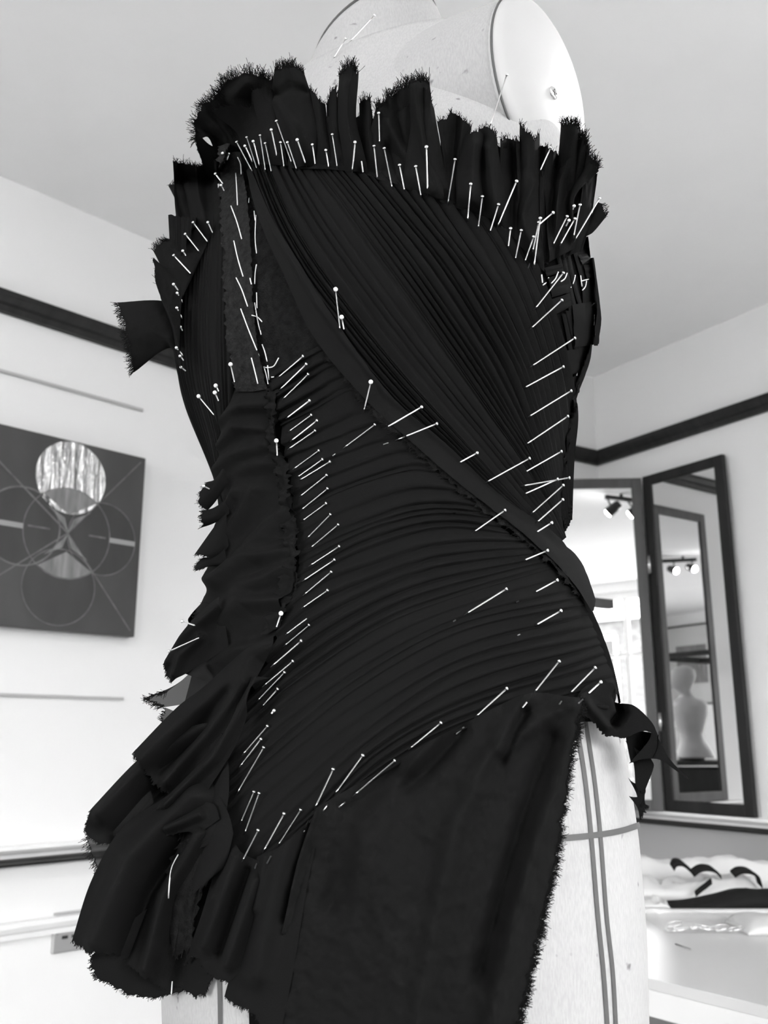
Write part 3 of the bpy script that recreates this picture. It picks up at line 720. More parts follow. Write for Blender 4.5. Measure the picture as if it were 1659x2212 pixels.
# crossing band
sheet('crossing_band', [[(548, 385), (572, 480), (622, 590), (690, 730), (800, 868), (910, 978), (1040, 1100), (1150, 1200), (1215, 1268), (1256, 1335)],
    [(552, 380), (585, 480), (640, 580), (705, 700), (822, 862), (935, 974), (1060, 1098), (1170, 1193), (1230, 1252), (1260, 1325)],
    [(556, 376), (600, 480), (655, 570), (722, 676), (846, 852), (962, 966), (1082, 1090), (1188, 1180), (1236, 1232), (1262, 1306)]], 22, 110, M['satin'], 8.2,
    ridges=[([(600, 500), (700, 665), (840, 853), (960, 966), (1190, 1184)], 7, 1.6), ([(860, 920), (1000, 1060), (1180, 1215)], 16, 1.0)], rumple=.6, seed=31, label='smooth satin band crossing the waist diagonally')
_, ge = sheet('seam_allowance', [[(690, 738), (800, 880), (905, 985), (1035, 1108), (1150, 1208), (1235, 1300)], [(706, 735), (815, 872), (922, 980), (1050, 1102), (1160, 1203), (1245, 1295)]], 6, 120, M['felt'], 7.2, rumple=1.6, ragu=(7, 0), seed=33)
fringe(ge[0], ge[1], 500, .003, dress, 4, r=.00012)

# ---- side gathers
sheet('side_gathers', [
 [(518, 838), (510, 880), (501, 920), (496, 1000), (494, 1060), (490, 1150), (488, 1260), (440, 1330), (372, 1440)],
 [(540, 830), (530, 880), (525, 930), (530, 1000), (520, 1080), (515, 1160), (510, 1260), (480, 1350), (420, 1460)],
 [(575, 828), (570, 880), (570, 930), (580, 1000), (580, 1080), (580, 1160), (575, 1260), (540, 1360), (480, 1480)],
 [(598, 826), (603, 880), (610, 930), (628, 1000), (642, 1080), (650, 1160), (650, 1250), (610, 1370), (545, 1490)]], 60, 190, M['cloth'], 5,
 ridges=[([(500, 905), (540, 872), (590, 872)], 16, 7), ([(495, 960), (530, 918), (600, 925)], 15, 7), ([(488, 1020), (530, 980), (605, 960)], 20, 8), ([(490, 1050), (560, 1010), (620, 1000)], 14, 4),
  ([(600, 850), (606, 950), (625, 1010), (648, 1100), (655, 1220)], 7, -4), ([(540, 1060), (510, 1110), (490, 1200)], 16, 8), ([(575, 1060), (545, 1120), (505, 1190), (490, 1260)], 15, 8), ([(640, 1110), (570, 1180), (510, 1260)], 22, 9),
  ([(648, 1200), (570, 1215), (500, 1280), (450, 1350)], 16, 9), ([(640, 1235), (560, 1270), (480, 1340)], 16, 7), ([(630, 1310), (550, 1310), (480, 1370), (420, 1420)], 16, 9), ([(600, 1400), (530, 1410), (480, 1440)], 16, 6)],
 rumple=2.2, rf=.012, ragu=(0, 2), seed=41)
# crumpled heading where the gathers are sewn
sheet('gathered_heading', [[(592, 835), (598, 950), (612, 1010), (622, 1100), (632, 1180), (628, 1260), (590, 1380)], [(612, 840), (618, 950), (638, 1010), (652, 1100), (660, 1180), (655, 1260), (625, 1360)]], 14, 160, M['cloth'], 9, rumple=7, ragu=(8, 6), seed=44)
def drape(rows, nu=36, nv=50, lift=8, name='draped_fold', m='cloth', fr=0, frl=.003, both=False, **kw):
    kw['ridges'] = [(p_, w_, h_*1.6) for p_, w_, h_ in kw.get('ridges', ())]; kw.setdefault('rag', (0, 3)); kw.setdefault('flare', True)
    o, g = sheet(name, rows, nu, nv, M[m], lift, **kw)
    if fr: fringe([r[-1] for r in g], [r[-3] for r in g], int(fr*.8), frl*(.5 if m == 'cloth' else .8), o, seed=kw.get('seed', 0))
    return o, g
# loose tufts beyond the left outline
T = [([[(500, 985), (470, 1035), (450, 1042)], [(500, 1010), (462, 1060), (434, 1080)], [(500, 1040), (470, 1085), (452, 1105)]], 1),
     ([[(500, 1075), (465, 1098), (442, 1103)], [(500, 1090), (465, 1115), (440, 1120)], [(500, 1110), (470, 1130), (443, 1140)]], 2),
     ([[(495, 1100), (460, 1150), (425, 1200)], [(495, 1140), (470, 1180), (440, 1200)], [(500, 1180), (485, 1200), (472, 1212)]], 3),
     ([[(490, 1180), (465, 1205), (444, 1205)], [(495, 1210), (455, 1215), (426, 1231)], [(500, 1225), (480, 1225), (470, 1222)]], 4),
     ([[(480, 1300), (450, 1320), (425, 1325)], [(480, 1320), (450, 1335), (425, 1345)], [(480, 1345), (450, 1355), (440, 1362)]], 5)]
for rows, sd in T: drape(rows, 16, 14, 2, fr=60, frl=.004, seed=50+sd, fold=(1.2, 4, 2, 1), name='ruffle_tip')
# cascade drapes down the left
drape([[(480, 1290), (425, 1340), (362, 1438)], [(490, 1340), (440, 1390), (368, 1460)], [(500, 1400), (450, 1430), (378, 1475)]], 30, 40, 12, fr=120, seed=61, ridges=[([(480, 1310), (400, 1380), (372, 1430)], 14, 6), ([(440, 1380), (400, 1420), (385, 1460)], 10, 6)])
drape([[(470, 1400), (400, 1470), (372, 1492)], [(470, 1440), (385, 1490), (330, 1508)], [(480, 1490), (410, 1520), (358, 1530)]], 26, 26, 2, m='gauze', fr=260, frl=.005, seed=62, rag=(0, 8))
drape([[(470, 1500), (400, 1540), (362, 1530)], [(470, 1540), (400, 1570), (356, 1556)], [(480, 1580), (420, 1600), (370, 1572)]], 20, 20, 1, m='gauze', fr=80, seed=63)
drape([[(600, 1375), (520, 1420), (450, 1485), (390, 1530), (298, 1627)], [(600, 1400), (540, 1440), (470, 1520), (400, 1590), (318, 1655)], [(575, 1440), (540, 1475), (500, 1560), (430, 1620), (345, 1698)], [(545, 1500), (530, 1540), (490, 1600), (430, 1660), (375, 1712)]], 44, 60, 14,
      fr=160, seed=64, ridges=[([(600, 1395), (555, 1410), (535, 1450), (440, 1530), (320, 1640)], 26, 9), ([(540, 1480), (470, 1570), (370, 1690)], 16, 8), ([(500, 1500), (420, 1600), (350, 1660)], 12, -5)], rag=(0, 5))
drape([[(590, 1465), (540, 1470), (500, 1580), (430, 1660), (345, 1745)], [(560, 1475), (545, 1510), (520, 1590), (450, 1680), (372, 1755)], [(540, 1480), (542, 1540), (510, 1620), (460, 1700), (398, 1800)]], 34, 56, 20,
      fr=90, seed=65, ridges=[([(560, 1472), (535, 1530), (470, 1640), (370, 1740)], 12, 8)], rag=(0, 6))
drape([[(480, 1560), (380, 1590), (300, 1650), (205, 1750)], [(480, 1600), (390, 1640), (300, 1720), (192, 1800)], [(470, 1640), (400, 1680), (320, 1760), (240, 1822)], [(460, 1680), (400, 1720), (350, 1750), (292, 1775)]], 40, 50, 5,
      fr=160, seed=66, ridges=[([(450, 1570), (340, 1640), (230, 1760)], 22, 10), ([(400, 1660), (320, 1730), (260, 1800)], 14, -6)], rag=(0, 4))
drape([[(330, 1700), (250, 1770), (192, 1808)], [(340, 1740), (260, 1830), (222, 1880)], [(350, 1770), (300, 1800), (250, 1850)]], 26, 26, 1, m='gauze', fr=160, frl=.005, seed=67, rag=(0, 4))
drape([[(470, 1660), (370, 1720), (270, 1790), (205, 1900), (163, 2032)], [(480, 1700), (380, 1770), (300, 1850), (240, 1960), (205, 2052)], [(480, 1740), (400, 1800), (340, 1890), (300, 1980), (255, 2062)], [(480, 1790), (420, 1840), (380, 1930), (340, 2030), (310, 2100)], [(480, 1840), (440, 1880), (410, 1960), (390, 2060), (365, 2135)]], 80, 70, 10,
      fr=200, seed=68, ridges=[([(430, 1720), (300, 1850), (225, 2030)], 34, 13), ([(420, 1790), (320, 1930), (270, 2060)], 14, -10), ([(440, 1800), (370, 1930), (330, 2090)], 20, 10)], rag=(0, 5))
drape([[(420, 1900), (300, 1980), (205, 2062)], [(430, 1960), (320, 2040), (212, 2100)], [(450, 2000), (360, 2080), (262, 2135)], [(470, 2020), (410, 2100), (335, 2152)], [(480, 2030), (450, 2100), (400, 2140)]], 46, 36, 2, m='cloth', fr=300, frl=.004, seed=69, rag=(0, 5), name='hem_underlayer')
drape([[(520, 1880), (420, 1990), (380, 2125)], [(540, 1900), (450, 2000), (440, 2152)], [(560, 1920), (500, 2020), (465, 2110)], [(580, 1950), (540, 2030), (500, 2090)]], 40, 40, 3, fr=160, seed=70, rag=(0, 6), name='hem_underlayer')
# curled end lobes of the ruffle
drape([[(400, 1715), (380, 1745), (345, 1772)], [(440, 1730), (400, 1780), (352, 1795)], [(470, 1740), (420, 1790), (385, 1802)], [(480, 1770), (430, 1800), (398, 1788)]], 26, 26, 22, fr=50, seed=71, ridges=[([(440, 1760), (370, 1790)], 12, 7)], rag=(0, 5))
drape([[(470, 1560), (440, 1700), (395, 1800)], [(490, 1600), (450, 1740), (400, 1850)], [(500, 1660), (465, 1790), (412, 1850)], [(500, 1720), (480, 1820), (440, 1830)]], 34, 50, 17, fr=60, seed=72, fold=(1.5, 5, 3, 1), rag=(0, 7))
drape([[(395, 1820), (370, 1870), (362, 1950), (370, 2030)], [(440, 1800), (420, 1900), (400, 1990), (385, 2060)], [(480, 1800), (450, 1900), (430, 1980), (420, 2050)]], 34, 50, 15, m='felt', fr=60, seed=73, fold=(1.5, 3, 3, .4), rag=(0, 10), ragu=(9, 6))
drape([[(480, 1720), (455, 1810), (420, 1900)], [(500, 1760), (470, 1850), (432, 1925)], [(510, 1800), (490, 1870), (458, 1900)]], 26, 40, 19, fr=50, seed=74, fold=(1.2, 4, 3, 1), rag=(0, 9))
# skirt
drape([[(500, 1800), (470, 1880), (440, 1980), (405, 2080)], [(530, 1840), (500, 1930), (470, 2010), (428, 2065)], [(570, 1860), (540, 1960), (500, 2050), (462, 2105)], [(600, 1850), (590, 1960), (560, 2060), (500, 2120)]], 44, 56, 11, fr=60, seed=75, ridges=[([(520, 1850), (450, 2040)], 18, 7), ([(560, 1900), (500, 2080)], 16, 8), ([(540, 1880), (480, 2060)], 8, -5)], rag=(0, 4), name='skirt_fold')
drape([[(560, 1850), (540, 1960), (515, 2060), (490, 2152)], [(610, 1830), (590, 1960), (560, 2080), (520, 2172)], [(650, 1800), (630, 1920), (600, 2060), (556, 2192)], [(700, 1760), (670, 1900), (640, 2080), (600, 2290)]], 50, 70, 10, fr=90, seed=76, ridges=[([(640, 1780), (600, 1900), (560, 2100)], 26, 7), ([(680, 1790), (650, 1870), (620, 1980)], 10, -5), ([(580, 1850), (560, 1960)], 10, 4)], rag=(0, 4), name='skirt_fold')
_, gk = drape([[(690, 1745), (652, 1850), (618, 2000), (585, 2150), (560, 2300)], [(780, 1690), (760, 1850), (740, 2000), (720, 2150), (700, 2300)], [(900, 1620), (890, 1800), (880, 2000), (860, 2150), (850, 2300)], [(1020, 1555), (1020, 1750), (1005, 2000), (985, 2150), (970, 2300)], [(1140, 1500), (1120, 1700), (1090, 1950), (1060, 2130), (1035, 2300)], [(1246, 1510), (1222, 1640), (1196, 1850), (1150, 2050), (1095, 2300)]], 150, 130, 9,
      seed=77, name='skirt_panel', rag=(0, 0), ragu=(0, 4), rumple=1.6, ridges=[([(690, 1750), (650, 1860), (615, 2010)], 9, 3), ([(850, 1650), (760, 1760), (720, 1950)], 30, -5), ([(720, 1760), (840, 1900), (860, 2210)], 60, 3), ([(1000, 1580), (930, 1660), (880, 1700)], 16, -5), ([(950, 1590), (880, 1660)], 14, 4),
       ([(1135, 1510), (1050, 1640), (980, 1790), (900, 2200)], 24, 5), ([(1130, 1540), (1080, 1640)], 12, -6), ([(1240, 1540), (1200, 1680), (1130, 1900), (1060, 2200)], 30, 8), ([(1190, 1600), (1120, 1800), (1040, 2100)], 22, -6), ([(1230, 1520), (1160, 1560), (1080, 1620)], 16, 4)])
fringe(gk[-1], gk[-3], 3200, .0042, dress, 9, r=.00013)

# ---- right hip bow
drape([[(1236, 1515), (1258, 1485), (1300, 1468)], [(1240, 1530), (1275, 1520), (1325, 1505)], [(1243, 1560), (1262, 1560), (1300, 1560)]], 26, 26, 9, seed=80, rag=(0, 0), name='hip_bow', ridges=[([(1240, 1520), (1300, 1530)], 10, 5)])
drape([[(1250, 1500), (1290, 1480), (1318, 1478), (1334, 1515), (1365, 1526), (1402, 1562), (1416, 1592)], [(1246, 1520), (1290, 1530), (1325, 1545), (1352, 1560), (1375, 1572), (1400, 1578), (1412, 1590)], [(1248, 1540), (1275, 1562), (1296, 1588), (1320, 1592), (1345, 1594), (1370, 1583), (1390, 1576)]], 34, 60, 15, seed=81, rag=(0, 0), ragu=(0, 3), name='hip_bow', ridges=[([(1330, 1505), (1340, 1540), (1325, 1560)], 9, -12), ([(1260, 1520), (1300, 1570)], 12, 5)])
drape([[(1345, 1592, 0), (1352, 1630, 0), (1356, 1648, 0)], [(1375, 1580, -14), (1385, 1615, -18), (1390, 1640, -12)], [(1416, 1588, 0), (1414, 1615, 0), (1404, 1638, 0)]], 24, 20, 12, seed=82, name='hip_bow', m='lining', rag=(0, 2))
drape([[(1400, 1570), (1418, 1600), (1440, 1640), (1480, 1682)], [(1395, 1600), (1410, 1625), (1440, 1655), (1480, 1683)], [(1352, 1650), (1385, 1640), (1430, 1645), (1478, 1684)]], 20, 30, 11, seed=83, name='hip_bow', rag=(0, 1))
drape([[(1345, 1600), (1362, 1650), (1366, 1700)], [(1370, 1620), (1380, 1670), (1382, 1710)], [(1400, 1640), (1406, 1655), (1388, 1705)]], 20, 20, 3, seed=84, name='hip_bow', fr=30, rag=(0, 5))
drape([[(1350, 1680), (1368, 1715), (1372, 1740)], [(1360, 1690), (1382, 1715), (1386, 1738)], [(1372, 1695), (1388, 1705), (1382, 1728)]], 18, 18, 2, seed=85, name='hip_bow', fr=40, rag=(0, 5))
drape([[(1352, 1720), (1370, 1745), (1375, 1768)], [(1360, 1722), (1380, 1740), (1384, 1752)], [(1370, 1722), (1384, 1735), (1392, 1740)]], 16, 16, 2, seed=86, name='hip_bow', fr=80, rag=(0, 5))
# ---- woven strips at the bust
def strip(rows, lift, sd, name='woven_strip', n=12): sheet(name, rows, n, 14, M['satin'], lift-2, rumple=.3, seed=sd, pleat=(np.array([0, .5, 1.]), .5))
Hs = [((1166, 584), (1202, 574), (1206, 592), (1171, 602)), ((1174, 604), (1216, 592), (1219, 634), (1182, 645)), ((1181, 649), (1219, 636), (1222, 663), (1190, 680)), ((1224, 660), (1268, 652), (1271, 742), (1228, 748)),
      ((1204, 757), (1237, 751), (1238, 801), (1211, 811)), ((1211, 818), (1238, 806), (1237, 846), (1214, 862)), ((1236, 556), (1254, 552), (1260, 572), (1244, 576)), ((1247, 577), (1262, 574), (1268, 600), (1253, 606)), ((1268, 655), (1279, 652), (1280, 740), (1271, 744))]
for i, (a, b, c, d) in enumerate(Hs): strip([[a, b], [d, c]], 6.5, 90+i)
Vs = [[(1190, 540), (1200, 580), (1214, 640), (1224, 690)], [(1200, 535), (1212, 590), (1224, 650), (1230, 668)], [(1208, 530), (1222, 590), (1234, 640), (1240, 660)], [(1220, 520), (1238, 580), (1247, 620), (1250, 656)], [(1240, 520), (1248, 580), (1258, 630), (1263, 655)], [(1252, 515), (1258, 570), (1270, 620), (1274, 655)],
      [(1205, 678), (1210, 700), (1216, 730), (1220, 755)], [(1214, 672), (1220, 700), (1226, 730), (1230, 752)], [(1236, 745), (1239, 790), (1234, 835), (1226, 862)], [(1244, 745), (1244, 790), (1236, 830), (1227, 858)], [(1252, 744), (1251, 780), (1240, 822), (1230, 848)], [(1260, 742), (1257, 770), (1246, 808), (1233, 838)], [(1264, 560), (1272, 620), (1279, 690), (1273, 745)]]
for i, l in enumerate(Vs):
    wd = 9 if i not in (3, 4) else 15
    strip([l, [(x+wd, y) for x, y in l]], 5.2, 110+i, n=6)

# ---- ruffle along the top
RB = [
 ([(640, 368), (760, 376), (900, 415)], [(650, 300), (760, 310), (900, 330)], [(676, 252), (720, 258), (790, 258), (818, 266), (870, 240), (905, 235)], (4, 4, 2, .6), 3, 198, 60, .003),
 ([(950, 440), (1070, 490), (1180, 575)], [(950, 370), (1070, 400), (1190, 450)], [(952, 300), (1010, 300), (1080, 322), (1150, 325), (1215, 360)], (5, 4, 2, .6), 3, 199, 60, .003), # base row, mid row, top row, fold, lift, seed, fringe n, len
 ([(474, 338), (510, 332), (545, 334)], [(452, 300), (480, 290), (520, 285)], [(428, 310), (427, 258), (455, 225), (500, 212)], (1.5, 5, 4, .8), 6, 201, 160, .005),
 ([(500, 330), (560, 325), (620, 320)], [(480, 270), (530, 240), (600, 240)], [(444, 236), (470, 215), (500, 178), (545, 166), (600, 182)], (1.2, 4, 3, .8), 2, 202, 380, .0065),
 ([(535, 352), (570, 350), (600, 352)], [(515, 290), (560, 280), (600, 280)], [(452, 244), (500, 234), (545, 236), (560, 212)], (1., 5, 3, .8), 12, 203, 40, .003),
 ([(560, 358), (590, 360), (625, 362)], [(552, 290), (575, 280), (610, 285)], [(546, 205), (560, 195), (582, 192), (596, 205)], (1., 6, 3, .8), 15, 204, 60, .003),
 ([(628, 368), (655, 366), (685, 364)], [(588, 255), (640, 232), (690, 265)], [(596, 156), (615, 150), (640, 150), (660, 162)], (1.1, 7, 4, .5), 13, 205, 220, .005),
 ([(680, 366), (700, 366), (722, 368)], [(676, 280), (694, 280), (712, 290)], [(672, 195), (690, 215), (706, 232)], (1.1, 6, 3, .8), 8, 206, 30, .003),
 ([(716, 370), (735, 372), (756, 372)], [(710, 290), (722, 290), (740, 300)], [(708, 232), (720, 205), (728, 196), (732, 240)], (1., 4, 2, .8), 6, 207, 70, .003),
 ([(748, 376), (775, 378), (800, 382)], [(730, 250), (752, 255), (772, 265)], [(735, 172), (748, 152), (764, 150), (777, 168)], (1.2, 8, 4, .6), 12, 208, 160, .005),
 ([(795, 384), (812, 386), (828, 390)], [(780, 290), (795, 290), (812, 300)], [(778, 230), (788, 218), (800, 222), (806, 250)], (1.2, 5, 3, .8), 7, 209, 60, .004),
 ([(815, 392), (875, 408), (960, 440)], [(800, 300), (865, 300), (945, 320)], [(812, 248), (838, 222), (868, 198), (905, 178), (928, 184)], (1.6, 7, 6, .8), 8, 210, 420, .006),
 ([(870, 410), (910, 425), (975, 442)], [(880, 330), (925, 330), (958, 360)], [(905, 190), (925, 200), (930, 222), (938, 240)], (.8, 6, 3, .8), 14, 211, 30, .003),
 ([(965, 440), (985, 445), (1010, 455)], [(958, 350), (980, 350), (1000, 360)], [(944, 268), (966, 262), (976, 248), (1000, 264), (1018, 280)], (1.4, 5, 3, .8), 5, 212, 60, .003),
 ([(985, 450), (1020, 462), (1050, 475)], [(985, 380), (1015, 385), (1040, 390)], [(1002, 300), (1020, 288), (1040, 290), (1052, 296)], (.9, 8, 3, .5), 14, 213, 20, .002),
 ([(1030, 465), (1065, 482), (1095, 500)], [(1030, 380), (1060, 390), (1085, 400)], [(1032, 288), (1048, 278), (1064, 288), (1072, 310)], (.9, 8, 3, .5), 11, 214, 40, .003),
 ([(1080, 500), (1110, 520), (1140, 545)], [(1080, 400), (1105, 410), (1135, 430)], [(1078, 308), (1098, 304), (1112, 310), (1130, 308)], (1.3, 7, 3, .6), 7, 215, 60, .003),
 ([(1115, 530), (1145, 560), (1172, 590)], [(1115, 410), (1140, 430), (1165, 450)], [(1120, 272), (1136, 292), (1150, 305), (1162, 292)], (1.2, 9, 4, .6), 11, 216, 60, .003),
 ([(1160, 580), (1175, 570), (1190, 560)], [(1155, 440), (1175, 440), (1200, 450)], [(1162, 318), (1180, 322), (1200, 335), (1208, 350)], (1.4, 6, 3, .7), 8, 217, 20, .003),
 ([(1180, 570), (1205, 555), (1235, 540)], [(1175, 450), (1205, 430), (1235, 430)], [(1166, 372), (1185, 372), (1205, 362), (1240, 345), (1290, 372)], (2.2, 7, 5, .7), 13, 218, 10, .003),
 ([(1196, 420), (1215, 420), (1240, 425)], [(1202, 350), (1220, 350), (1245, 360)], [(1208, 276), (1224, 272), (1240, 274), (1250, 284)], (.8, 6, 3, .6), 9, 219, 160, .005),
 ([(1215, 430), (1240, 430), (1262, 440)], [(1225, 370), (1245, 365), (1268, 375)], [(1238, 305), (1252, 300), (1262, 315), (1268, 335)], (1.2, 6, 3, .6), 4, 220, 160, .005),
 ([(1225, 470), (1250, 460), (1270, 470)], [(1245, 410), (1262, 400), (1275, 400)], [(1252, 345), (1266, 340), (1280, 352), (1286, 372)], (1.2, 6, 3, .6), 3, 221, 180, .005),
 ([(1215, 560), (1235, 550), (1252, 545)], [(1228, 480), (1250, 470), (1272, 480)], [(1236, 395), (1255, 380), (1272, 375), (1286, 378)], (1.6, 6, 4, .7), 6, 222, 10, .003),
 ([(1250, 520), (1256, 510), (1262, 500)], [(1276, 505), (1282, 480), (1284, 440)], [(1304, 472), (1300, 458), (1292, 442)], (.5, 3, 1, .8), 2, 223, 40, .003)]
RIDG = {210: [([(930, 420), (870, 330), (830, 250)], 12, 7), ([(955, 430), (915, 330), (900, 200)], 15, 8), ([(880, 400), (840, 320)], 10, -6)], 205: [([(660, 360), (640, 290), (600, 230)], 12, 7), ([(605, 205), (630, 190), (662, 200)], 8, -7)],
 218: [([(1200, 560), (1220, 470), (1250, 400)], 8, 6), ([(1180, 560), (1195, 470), (1200, 400)], 8, 6), ([(1215, 555), (1245, 470), (1285, 395)], 9, 7)], 216: [([(1150, 560), (1120, 470), (1150, 400)], 9, 7)],
 213: [([(1020, 440), (1022, 380), (1025, 320)], 13, 7)], 214: [([(1070, 470), (1060, 400), (1050, 330)], 14, 8)], 208: [([(775, 370), (755, 290), (755, 190)], 12, 7)], 202: [([(530, 260), (510, 220), (540, 190)], 20, 8), ([(570, 300), (575, 240)], 12, -7)]}
for base, midr, top, fo, lf_, sd, fn, fl in RB:
    k = 24; tt = np.linspace(0, 1, k); A, B_, C_ = cr(base, tt), cr(midr, tt), cr(top, tt)
    rows = [[(A[i][0], A[i][1], 3.8-lf_), (A[i][0]*.6+B_[i][0]*.4, A[i][1]*.6+B_[i][1]*.4, 0), (B_[i][0], B_[i][1], 0), (C_[i][0], C_[i][1], 0)] for i in range(0, k)]
    o, g = sheet('ruffle_fold', rows, 40, 34, M['cloth'], lf_, fold=fo, rag=(0, 4), flare=True, seed=sd, rumple=2, rf=.012, ridges=RIDG.get(sd, ()))
    if fn: fringe([r[-1] for r in g], [r[-3] for r in g], int(fn*1.1), fl, o, seed=sd)
# ---- ruffle down the left side
LB = [
 ([(484, 455), (456, 520), (410, 600)], [(474, 400), (436, 440), (385, 470)], [(472, 345), (450, 362), (415, 360), (378, 352)], (2.4, 6, 4, .4), 5, 231, 160, .0045),
 ([(452, 530), (425, 590), (397, 650)], [(440, 480), (400, 540), (360, 590)], [(400, 512), (375, 520), (352, 528), (336, 545)], (1.1, 8, 3, .5), 7, 232, 130, .0045),
 ([(428, 480), (415, 500), (405, 520)], [(410, 440), (396, 440), (385, 440)], [(400, 402), (385, 400), (368, 404)], (.6, 3, 1, .5), 1, 233, 40, .004),
 ([(398, 640), (394, 720), (396, 800)], [(390, 610), (372, 660), (384, 740)], [(338, 560), (340, 600), (352, 645), (378, 700)], (.8, 6, 2, .7), 9, 234, 10, .003),
 ([(390, 655), (387, 700), (392, 790)], [(335, 650), (335, 710), (372, 752)], [(258, 655), (276, 700), (288, 760), (294, 805)], (1.1, 7, 3, .7), 3, 235, 260, .0045)]
for base, midr, top, fo, lf_, sd, fn, fl in LB:
    k = 24; tt = np.linspace(0, 1, k); A, B_, C_ = cr(base, tt), cr(midr, tt), cr(top, tt)
    rows = [[tuple(A[i][:2]), tuple(B_[i][:2]), tuple(C_[i][:2])] for i in range(k)]
    o, g = sheet('ruffle_fold', rows, 44, 34, M['cloth'], lf_, fold=fo, rag=(0, 3), flare=True, seed=sd, rumple=1.5)
    if fn: fringe([r[-1] for r in g], [r[-3] for r in g], int(fn*1.3), fl, o, seed=sd)
drape([[(480, 325), (455, 315), (426, 284)], [(480, 370), (455, 380), (432, 330)], [(480, 400), (470, 400), (458, 380)]], 20, 20, 4, fr=60, seed=241, name='ruffle_fold')

CLOTH = BVHTree.FromPolygons(ALLV, ALLF)
def onc(px, py, up=0.):          # point on whatever cloth is seen there, up mm towards the viewer
    r = ray(px, py); h = CLOTH.ray_cast(CAM, r)
    if h[0] is None: return None
    return h[0] - r*(up*.001)
# ---- white basting stitches
ST_ = [[(513, 340), (519, 353), (521, 376)], [(509, 374), (511, 400), (513, 443)], [(499, 445), (512, 480), (522, 516)], [(505, 520), (514, 560), (525, 597)], [(510, 600), (522, 625), (535, 662)], [(520, 667), (538, 715), (560, 769)], [(543, 773), (550, 800), (557, 829)],
 [(549, 456), (551, 476)], [(553, 465), (551, 515), (554, 547)], [(554, 571), (551, 590), (550, 613)], [(540, 601), (543, 614)], [(554, 632), (555, 666)], [(550, 654), (556, 690), (561, 713)], [(562, 714), (564, 723)], [(566, 744), (572, 760), (577, 781)], [(578, 789), (581, 821)], [(570, 792), (575, 810), (579, 829)],
 [(570, 794), (590, 792), (602, 773)], [(544, 681), (556, 685), (566, 695)], [(538, 428), (537, 438)], [(586, 815), (592, 814)],
 [(1170, 593), (1172, 611)], [(1185, 600), (1180, 610), (1173, 616)], [(1206, 587), (1200, 602), (1191, 612)], [(1225, 590), (1220, 602), (1212, 608)], [(1244, 588), (1239, 610), (1233, 621)], [(1247, 594), (1249, 602)], [(1254, 595), (1257, 619)], [(1250, 609), (1260, 606), (1272, 603)], [(1267, 607), (1264, 620), (1258, 627)],
 [(385, 1846), (376, 1862), (370, 1877), (366, 1907), (364, 1940)], [(372, 2120), (370, 2150)]]
for s in ST_:
    P = cr(s, np.linspace(0, 1, 8)); pts = [onc(x, y, .5) for x, y in P]; pts = [p for p in pts if p]
    if len(pts) > 2: tube('basting_stitch', pts, .00042, M['thread'], dress, 6)

def loose(pts, up=4):
    P = cr(pts, np.linspace(0, 1, 24)); tube('loose_thread', [surf_soft(x, y)[0] - ray(x, y)*(up*.001) for x, y in P], .00014, M['fringe'], dress, 5)
loose([(418, 838), (410, 862), (412, 884), (418, 892), (426, 884), (420, 874), (430, 868)]); loose([(432, 1302), (444, 1301), (456, 1308)])
# ------------------------------------------------------------------ pins
ORD = 'zeroth first second third fourth fifth sixth seventh eighth ninth tenth eleventh twelfth thirteenth fourteenth fifteenth sixteenth seventeenth eighteenth nineteenth twentieth'.split() + ['twenty-'+x for x in 'first second third fourth fifth sixth seventh eighth ninth'.split()] + ['thirtieth'] + ['thirty-'+x for x in 'first second third fourth fifth sixth seventh eighth ninth'.split()] + ['fortieth']
ORD[1] = 'first'
shaft_me = bpy.data.meshes.new('pin_shaft'); v, f = tube_vf([V(0, 0, 0), V(0, 0, .9), V(0, 0, 1)], .00046, 8, lambda t: .25 if t > .9 else 1)
shaft_me.from_pydata([tuple(p) for p in v], [], f); shaft_me.polygons.foreach_set('use_smooth', [True]*len(f)); shaft_me.materials.append(M['steel'])
def sphere_me(nm, r, m, sq=1.):
    bm = bmesh.new(); bmesh.ops.create_uvsphere(bm, u_segments=12, v_segments=8, radius=r)
    for q in bm.verts: q.co.z *= sq
    me = bpy.data.meshes.new(nm); bm.to_mesh(me); bm.free(); me.polygons.foreach_set('use_smooth', [True]*len(me.polygons)); me.materials.append(m); return me
head_me = sphere_me('pin_head', .00115, M['steel'], .62); ball_me = sphere_me('pin_head_ball', .00150, M['pearl'])
def shaft(parent, base, a, b):
    o = bpy.data.objects.new('pin_shaft', shaft_me); COL.objects.link(o); o.parent = parent
    o.location = a - base; d = b-a; o.rotation_euler = d.to_track_quat('Z', 'Y').to_euler(); o.scale = (1, 1, d.length); return o
